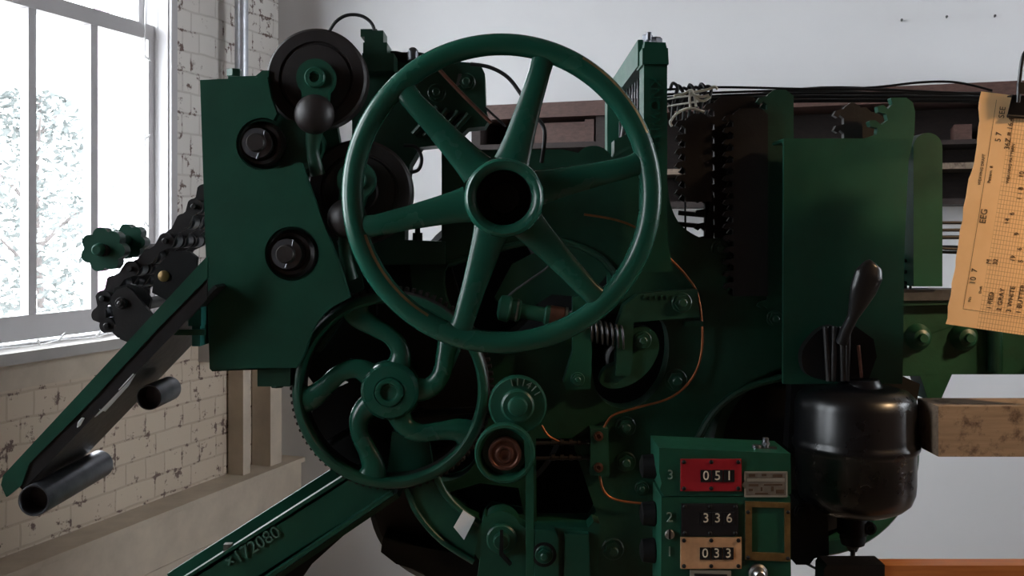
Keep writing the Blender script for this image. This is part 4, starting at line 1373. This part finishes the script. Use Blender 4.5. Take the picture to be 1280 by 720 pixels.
# hand knobs and chain wheels above the trough
for (x, y, r, d, nl) in ((128, 312, 27.5, 1.56, 7), (159, 302, 22, 1.62, 7)):
    pts = []
    for i in range(nl * 10):
        a = 2 * PI * i / (nl * 10)
        rr = r * (0.80 + 0.22 * abs(math.cos((nl * a + 0.5) / 2)) ** 0.8)
        pts.append((x + rr * math.cos(a), y - rr * math.sin(a)))
    g = G(); g.prism(pts, d, d + 0.024)
    boss(g, x - 2, y, d, [(9, -2), (8, 6), (7, 12), (5, 14), (0, 14)], 24)
    part(g, 'hand_knob', 'green', bevel=0.005)
for x_, y_, r_ in ((129, 313, 0.009), (216, 346, 0.012), (160, 384, 0.010)):
    g = G(); g.cyl(P(x_, y_, 1.553), BK, r_, 0.25, 16)
    part(g, 'wheel_shaft', 'iron')
def shrink(pts, cx, cy, k):
    return [(cx + (x - cx) * k, cy + (y - cy) * k) for x, y in pts]


for pts, cx, cy, k, d0, d1 in (([(214, 314), (236, 314), (246, 322), (244, 346), (256, 356), (250, 372), (210, 376), (190, 366), (194, 336)], 218, 345, 1.0, 1.547, 0.0),
                               ([(214, 318), (238, 318), (242, 342), (232, 366), (208, 372), (192, 366), (196, 336)], 218, 345, 1.0, 1.547, 0.207),
                               ([(136, 352), (160, 345), (184, 352), (196, 372), (190, 400), (168, 414), (140, 404), (128, 380)], 164, 382, 0.74, 1.549, 0.0),
                               ([(138, 354), (160, 347), (182, 354), (192, 374), (186, 400), (166, 410), (142, 402), (130, 380)], 164, 382, 0.74, 1.549, 0.207)):
    g = G(); g.prism(shrink(pts, cx, cy, k), d0, d0 + 0.011)
    bmesh.ops.translate(g.bm, verts=g.bm.verts, vec=(0, d1, 0))
    part(g, 'chain_wheel', 'iron_and_shade', bevel=0.003)
g = G(); g.prism([(138, 372), (146, 362), (158, 358), (166, 364), (196, 402), (170, 432), (150, 424), (142, 396)], 1.530, 1.540)
bp = part(g, 'wheel_bearing_plate', 'iron', bevel=0.002)
bolt(152, 379, 1.530, 6, 'iron', parent=bp)
g = G(); boss(g, 205, 345, 1.547, [(7, -1), (7, 2), (3, 4), (0, 4)], 20); part(g, 'axle_nut', 'brass')

# pattern chain: its links are parts, it lies over the wheels
cp = [(266, 222), (255, 240), (243, 258), (229, 277), (207, 301), (186, 321), (163, 336), (142, 354), (129, 373), (124, 394), (134, 407), (150, 414)]
chain = empty('pattern_chain', P(190, 330, 1.66), 'black pattern chain looping over the wheels by the window', 'chain')


def chain_link(p, q, d):
    a = P(p[0], p[1], d); b = P(q[0], q[1], d)
    t = (b - a).normalized(); nn = Vector((-t.z, 0, t.x))
    g = G(); g.cyl(a + Vector((0, -0.006, 0)), BK, 0.0045, 0.19, 14, 0.0008)
    o = g.make('link', 'iron', chain)
    for dd in (0.0, 0.055, 0.11, 0.165):
        f = Vector((0, dd, 0))
        pts = []
        for i in range(13):
            an = PI / 2 + PI * i / 12
            pts.append(a + f + t * (0.0125 * math.cos(an)) + nn * (0.0125 * math.sin(an)))
        pts.append((a + b) / 2 + f - nn * 0.0065)
        for i in range(13):
            an = -PI / 2 + PI * i / 12
            pts.append(b + f + t * (0.0105 * math.cos(an)) + nn * (0.0105 * math.sin(an)))
        pts.append((a + b) / 2 + f + nn * 0.0065)
        g = G(); g.plate(pts, (), (0, 0.006, 0))
        g.make('side_plate', 'iron', o, bevel=0.001)
    for dd in (0.02, 0.075, 0.13):
        g = G(); g.cyl(a + Vector((0, dd, 0)), BK, 0.0125, 0.026, 18, 0.001)
        g.make('chain_roller', 'dull_steel', o)


for i in range(len(cp) - 1):
    chain_link(cp[i], cp[i + 1], 1.575 if i % 2 else 1.568)

# ---- diagonal cast brace with its number
BD = 1.56
g = G()
g.prism([(446, 590), (492, 604), (492, 616), (250, 778), (160, 778), (160, 770)], BD, BD + 0.012)
top0, top1 = P(160, 772, BD), P(452, 586, BD)
ax = (top1 - top0).normalized(); nu = Vector((-ax.z, 0, ax.x))
g.plate([top0 - nu * 0.004, top1 - nu * 0.004, top1 + nu * 0.006, top0 + nu * 0.006], (), (0, 0.020, 0))
rq = Vector((0, 0.185, 0))
g.plate([top0 + rq - nu * 0.10, top1 + rq - nu * 0.10, top1 + rq + nu * 0.006, top0 + rq + nu * 0.006], (), (0, 0.012, 0))
g.plate([top0 - nu * 0.06, top1 - nu * 0.06, top1 - nu * 0.054, top0 - nu * 0.054], (), (0, 0.19, 0))
b0, b1 = P(250, 780, BD), P(494, 614, BD)
g.plate([b0, b1, b1 + nu * 0.006, b0 + nu * 0.006], (), (0, -0.022, 0))
g.plate([b0 - nu * 0.012, b1 - nu * 0.012, b1 - nu * 0.004, b0 - nu * 0.004], (), (0, 0.16, 0))
brc = part(g, 'diagonal_brace', 'green', bevel=0.003, label='diagonal green cast brace with raised serial number')
g = G(); g.text('\u00d7172080', P(316, 684, BD - 0.0012), ax, nu, px(22, BD), 0.003)
part(g, 'serial_number', 'serial', parent=brc)
g = G(); g.box(P(287, 690, BD + 0.012) + nu * 0.004, (0.012, 0.012, 0.02)); part(g, 'rivet', 'plategrey', parent=brc)
yfb = HY + ZC * F / 1.58
g = G(); g.prism([(160, 765), (255, 765), (250, 790), (225, yfb), (120, yfb), (140, 790)], BD + 0.002, BD + 0.08); part(g, 'brace_foot', 'green_dark', bevel=0.003)
g = G(); g.prism([(465, 632), (440, 660), (390, 705), (345, 770), (300, 775), (420, 650)], 1.62, 1.64); part(g, 'brace_web', 'iron_and_shade')

# rod the clipped sheet hangs from, out past the frame edge
g = G(); g.tube([P(1292, 66, 1.405), P(1330, 66, 1.405), P(1400, 68, 1.42), P(1470, 72, 1.45)], 0.0035, 10); g.tube([P(1470, 66, 1.45), P(1470, 540, 1.48)], 0.006, 10)
g.tube([P(1470, 440, 1.475), P(1290, 440, 1.70)], 0.006, 10)
part(g, 'hanger_rod', 'iron')

# ------------------------------------------------------------------ white yarn tied over the wires
g = G()
for pts in ([(842, 120), (855, 117), (863, 113), (868, 120), (870, 133)], [(863, 113), (862, 124), (863, 134)], [(864, 114), (872, 124), (880, 126), (888, 121)],
            [(862, 116), (884, 112), (893, 108), (897, 112)], [(868, 119), (877, 121), (886, 119)], [(840, 158), (838, 152), (846, 142), (858, 136), (868, 136), (880, 140)]):
    g.tube([P(x, y, 1.638) for x, y in pts], 0.0022, 8, spline=5)
g.ball(P(864, 115, 1.638), 0.005, 12)
tag(g.make('yarn_tie', 'yarn'), 'short white yarn knotted over the dark toothed racks beside the tall post', 'yarn')

# ------------------------------------------------------------------ the sheet and its clip
SD = 1.40
so = P(1226, 113, SD)
a = math.radians(-9.0)
sx = Vector((math.cos(a), 0, math.sin(a))); sy = Vector((-math.sin(math.radians(-7.2)), 0, math.cos(math.radians(-7.2))))
sw, sh = px(196, SD), px(294, SD)
me_rot = Matrix((sx, Vector((0, 1, 0)), Vector((0, 0, 1))))
g = G()
rnd = random.Random(5)
nv = 40
left = []
for i in range(nv + 1):
    t = i / nv
    tear = 0.0012 * math.sin(t * 60) * rnd.random() + (0.004 * math.exp(-((t - 0.30) / 0.05) ** 2)) + (-0.004 * math.exp(-((t - 0.03) / 0.04) ** 2)) + 0.003 * math.exp(-((t - 0.2) / 0.06) ** 2)
    left.append((tear - 0.004 * math.sin(PI * t) * 0.5, -t * sh))
outline = left + [(sw, -sh - 0.002), (sw, 0.002)]


def sheet_pt(x, y, off=0.0):
    bend = 0.010 * math.sin(PI * (x / sw) * 0.8) - 0.012 * (y / sh) ** 2
    return Vector((x, y, bend + off))


# sheet built flat in its own axes: x across, y up, z towards the viewer
nx_ = 14
grid = []
for i in range(nv + 1):
    row = []
    x0, y0 = left[i]
    for j in range(nx_ + 1):
        t = j / nx_
        row.append((x0 + (sw - x0) * t, y0))
    grid.append(row)
for off in (0.0, -0.0005):
    vs = [[g.bm.verts.new(sheet_pt(x, y, off)) for x, y in row] for row in grid]
    for i in range(nv):
        for j in range(nx_):
            q = (vs[i][j], vs[i + 1][j], vs[i + 1][j + 1], vs[i][j + 1])
            g.face(q if off == 0 else tuple(reversed(q)))
    if off == 0.0:
        front = vs
    else:
        edge = [(0, j) for j in range(nx_ + 1)] + [(i, nx_) for i in range(1, nv + 1)] + [(nv, j) for j in range(nx_ - 1, -1, -1)] + [(i, 0) for i in range(nv - 1, 0, -1)]
        for k in range(len(edge)):
            i0, j0 = edge[k]; i1, j1 = edge[(k + 1) % len(edge)]
            g.face((front[i0][j0], front[i1][j1], vs[i1][j1], vs[i0][j0]))
g.mi = 1


def ink_text(s, x, y, size):
    """written sideways: reads upward along the sheet"""
    k = len(g.bm.verts)
    g.text(s, (x, y, 0), (0, 1, 0), (-1, 0, 0), size, 0.00012, 'LEFT')
    g.bm.verts.ensure_lookup_table()
    for v in g.bm.verts[k:]:
        p = sheet_pt(v.co.x, v.co.y, 0.0004 + v.co.z)
        v.co = p


def ink_line(x0, y0, x1, y1, w=0.0005):
    n_ = 10
    prev = None
    for i in range(n_ + 1):
        x = x0 + (x1 - x0) * i / n_; y = y0 + (y1 - y0) * i / n_
        dx, dy = (w / 2, 0) if abs(y1 - y0) > abs(x1 - x0) else (0, w / 2)
        cur = (g.bm.verts.new(sheet_pt(x - dx, y - dy, 0.0004)), g.bm.verts.new(sheet_pt(x + dx, y + dy, 0.0004)))
        if prev:
            g.face((prev[0], prev[1], cur[1], cur[0]))
        prev = cur


U = px(1, SD)
ink_line(17 * U, -8 * U, 17 * U, -272 * U); ink_line(17 * U, -272 * U, 190 * U, -272 * U)
ink_line(40 * U, -8 * U, 40 * U, -60 * U)
ink_text('No', 23 * U, -262 * U, 0.0055); ink_text('10  7', 23 * U, -240 * U, 0.011); ink_text('EEG', 23 * U, -163 * U, 0.012)
ink_text('WEAVING DRAFT', 12 * U, -116 * U, 0.0055); ink_text('Pattern  8', 23 * U, -112 * U, 0.006); ink_text('5 7', 26 * U, -60 * U, 0.011)
ink_text('SEE', 26 * U, -30 * U, 0.0001 + 0.011)
ink_text('WEAVING PATTERN', 45 * U, -110 * U, 0.0062); ink_text('36Z = 16.45', 38 * U, -90 * U + 22 * U, 0.010)
ink_text('M', 38 * U, -212 * U, 0.009); ink_text('32', 46 * U, -212 * U, 0.009); ink_text('Draft', 34 * U, -250 * U, 0.005)
for k, s_ in enumerate(('1 RED', '2 GRAY', '3 WHITE', '1 BUTTER', '', '20 YR', '2 MULES', '3 BUTTER')):
    if s_:
        ink_text(s_, (48 + k * 12) * U, -268 * U, 0.0095)
for (x, y, s_) in ((52, -160, '14'), (56, -148, '6'), (62, -128, '1 1 8'), (66, -205, '19'), (72, -190, '6'), (76, -205, '5'), (66, -172, '9'), (72, -120, '11'), (80, -110, '17'), (86, -135, '1'), (88, -165, '8'), (92, -185, '12'), (64, -62, '17 1'), (75, -60, '13'), (86, -60, '15'), (97, -60, '19'),
                  (60, -100, '10'), (110, -80, '14'), (120, -95, '6')):
    ink_text(s_, x * U, y * U, 0.009)
bm_me = bpy.data.meshes.new('pattern_sheet')
g.bm.to_mesh(bm_me); g.bm.free()
bm_me.materials.append(M['paper']); bm_me.materials.append(M['ink'])
# put the origin at the middle of the sheet so the ruling starts there
for v in bm_me.vertices:
    v.co -= Vector((sw / 2, -sh / 2, 0))
sheet = bpy.data.objects.new('pattern_sheet', bm_me)
COL.objects.link(sheet)
rot = Matrix((sx, sy, sx.cross(sy))).transposed()
m4 = rot.to_4x4()
m4.translation = so + rot @ Vector((sw / 2, -sh / 2, 0))
sheet.matrix_world = m4
tag(sheet, 'yellowed ruled paper sheet with handwriting hanging from a black binder clip', 'paper')

clip = empty('binder_clip', P(1286, 146, SD), 'black binder clip gripping the top of the yellowed sheet', 'clip')
g = G(); cw = px(52, SD)
c0 = P(1255, 146, SD)
dx = Vector((math.cos(math.radians(-4)), 0, math.sin(math.radians(-4)))); dz = Vector((math.sin(math.radians(4)), 0, math.cos(math.radians(4))))
for sgn, off in ((-1, -0.016), (1, 0.010)):
    p0 = c0 + Vector((0, off * 0.2 if sgn < 0 else 0.004, 0)); hgt = px(24, SD)
    g.plate([p0 + Vector((0, -0.0065 if sgn < 0 else 0.006, 0)), p0 + dx * cw + Vector((0, -0.0065 if sgn < 0 else 0.006, 0)), p0 + dx * cw + dz * hgt + Vector((0, off, 0)), p0 + dz * hgt + Vector((0, off, 0))], (), (0, 0.0012, 0))
p0 = c0 + dz * px(24, SD)
g.plate([p0 + Vector((0, -0.019, 0)), p0 + dx * cw + Vector((0, -0.019, 0)), p0 + dx * cw + Vector((0, 0.0152, 0)), p0 + Vector((0, 0.0152, 0))], (), dz * 0.0015)
g.tube([c0 + Vector((0, -0.010, 0)), c0 + dx * cw + Vector((0, -0.010, 0))], 0.0025, 10)
g.make('jaw', 'black', clip, bevel=0.0008)
g = G(); e = Vector((0, -0.021, 0))
lp = [c0 + dz * px(16, SD) + dx * px(7, SD), c0 + dz * px(45, SD) + dx * px(7, SD), c0 + dz * px(72, SD) + dx * px(9, SD), c0 + dz * px(81, SD) + dx * px(15, SD), c0 + dz * px(82, SD) + dx * px(26, SD), c0 + dz * px(81, SD) + dx * px(37, SD), c0 + dz * px(72, SD) + dx * px(43, SD), c0 + dz * px(45, SD) + dx * px(45, SD), c0 + dz * px(16, SD) + dx * px(45, SD)]
g.tube([p + e for p in lp], 0.0028, 10, spline=4)
g.box(c0 + dz * px(34, SD) + dx * px(14, SD) + e, (px(18, SD), 0.006, px(14, SD)))
g.make('wire_handle', 'black', clip)

# ------------------------------------------------------------------ light
w = bpy.data.worlds.new('overcast')
SC.world = w
w.use_nodes = True
bg = w.node_tree.nodes.get('Background')
bg.inputs['Color'].default_value = (0.88, 0.94, 1.0, 1)
bg.inputs['Strength'].default_value = 14.0


def area(name, loc, look, sx_, sy_, power=0, color=(1, 1, 1), portal=False):
    l = bpy.data.lights.new(name, 'AREA')
    l.shape = 'RECTANGLE'; l.size = sx_; l.size_y = sy_; l.energy = power; l.color = color
    o = bpy.data.objects.new(name, l)
    COL.objects.link(o)
    o.location = loc
    o.rotation_euler = Vector(look).to_track_quat('-Z', 'Z').to_euler()
    if portal:
        l.cycles.is_portal = True
    return o


for i, (a_, b_) in enumerate(WIN):
    area('window_portal', R(-0.12, (a_ + b_) / 2, (WZ0 + WZ1) / 2), E2, b_ - a_, WZ1 - WZ0, portal=True)
for a_, b_ in WIN_ADDED:
    area('window_portal', R(RU + 0.12, (a_ + b_) / 2, (WZ0 + WZ1) / 2), -E2, b_ - a_, WZ1 - WZ0, portal=True)
lamp = bpy.data.lights.new('assumed_lamp', 'AREA')  # assumed lamp out of view, added to light the sheet warmly
lamp.shape = 'DISK'; lamp.size = 0.12; lamp.energy = 1.2; lamp.color = (1.0, 0.66, 0.36)
lo = bpy.data.objects.new('assumed_lamp', lamp); COL.objects.link(lo)
lo.location = (1.50, 0.90, 2.20)
lo.rotation_euler = (Vector((0.86, 1.42, 1.50)) - lo.location).to_track_quat('-Z', 'Z').to_euler()
lamp.spread = math.radians(45)

# shade and cord added around the assumed lamp
assumed_fixture = empty('assumed_pendant_lamp', lo.location, 'assumed warm lamp with added shade and cord, hanging at the right of the machine, beyond the frame edge', 'lamp')
dn = (Vector((0.86, 1.42, 1.50)) - lo.location).normalized()
g = G(); g.lathe(lo.location, -dn, [(0.17, -0.03), (0.13, 0.04), (0.05, 0.09), (0.03, 0.15), (0.0, 0.15)], 32, closed=False); g.make('added_lamp_shade', 'black', assumed_fixture)
tp = lo.location - dn * 0.145
g = G(); g.tube([tp, Vector((tp.x, tp.y, tp.z + 0.15)), Vector((tp.x, tp.y, RH + DZ))], 0.004, 8, spline=4); g.make('cord', 'rubber', assumed_fixture)

# ------------------------------------------------------------------ camera and view
cam = bpy.data.cameras.new('camera')
cam.sensor_width = 36.0
cam.lens = F / 1280 * 36
cam.shift_y = -(360 - HY) / 1280
cam.clip_start = 0.05
co = bpy.data.objects.new('camera', cam)
COL.objects.link(co)
co.location = (0, 0, ZC)
co.rotation_euler = (PI / 2, 0, 0)
SC.camera = co

SC.view_settings.view_transform = 'Standard'
SC.view_settings.look = 'None'
SC.view_settings.gamma = 1
SC.view_settings.use_curve_mapping = False
SC.view_settings.exposure = 0.2
SC.cycles.use_denoising = True
SC.cycles.max_bounces = 10
SC.cycles.transparent_max_bounces = 12
SC.cycles.caustics_reflective = False
SC.cycles.caustics_refractive = False
SC.cycles.sample_clamp_indirect = 6
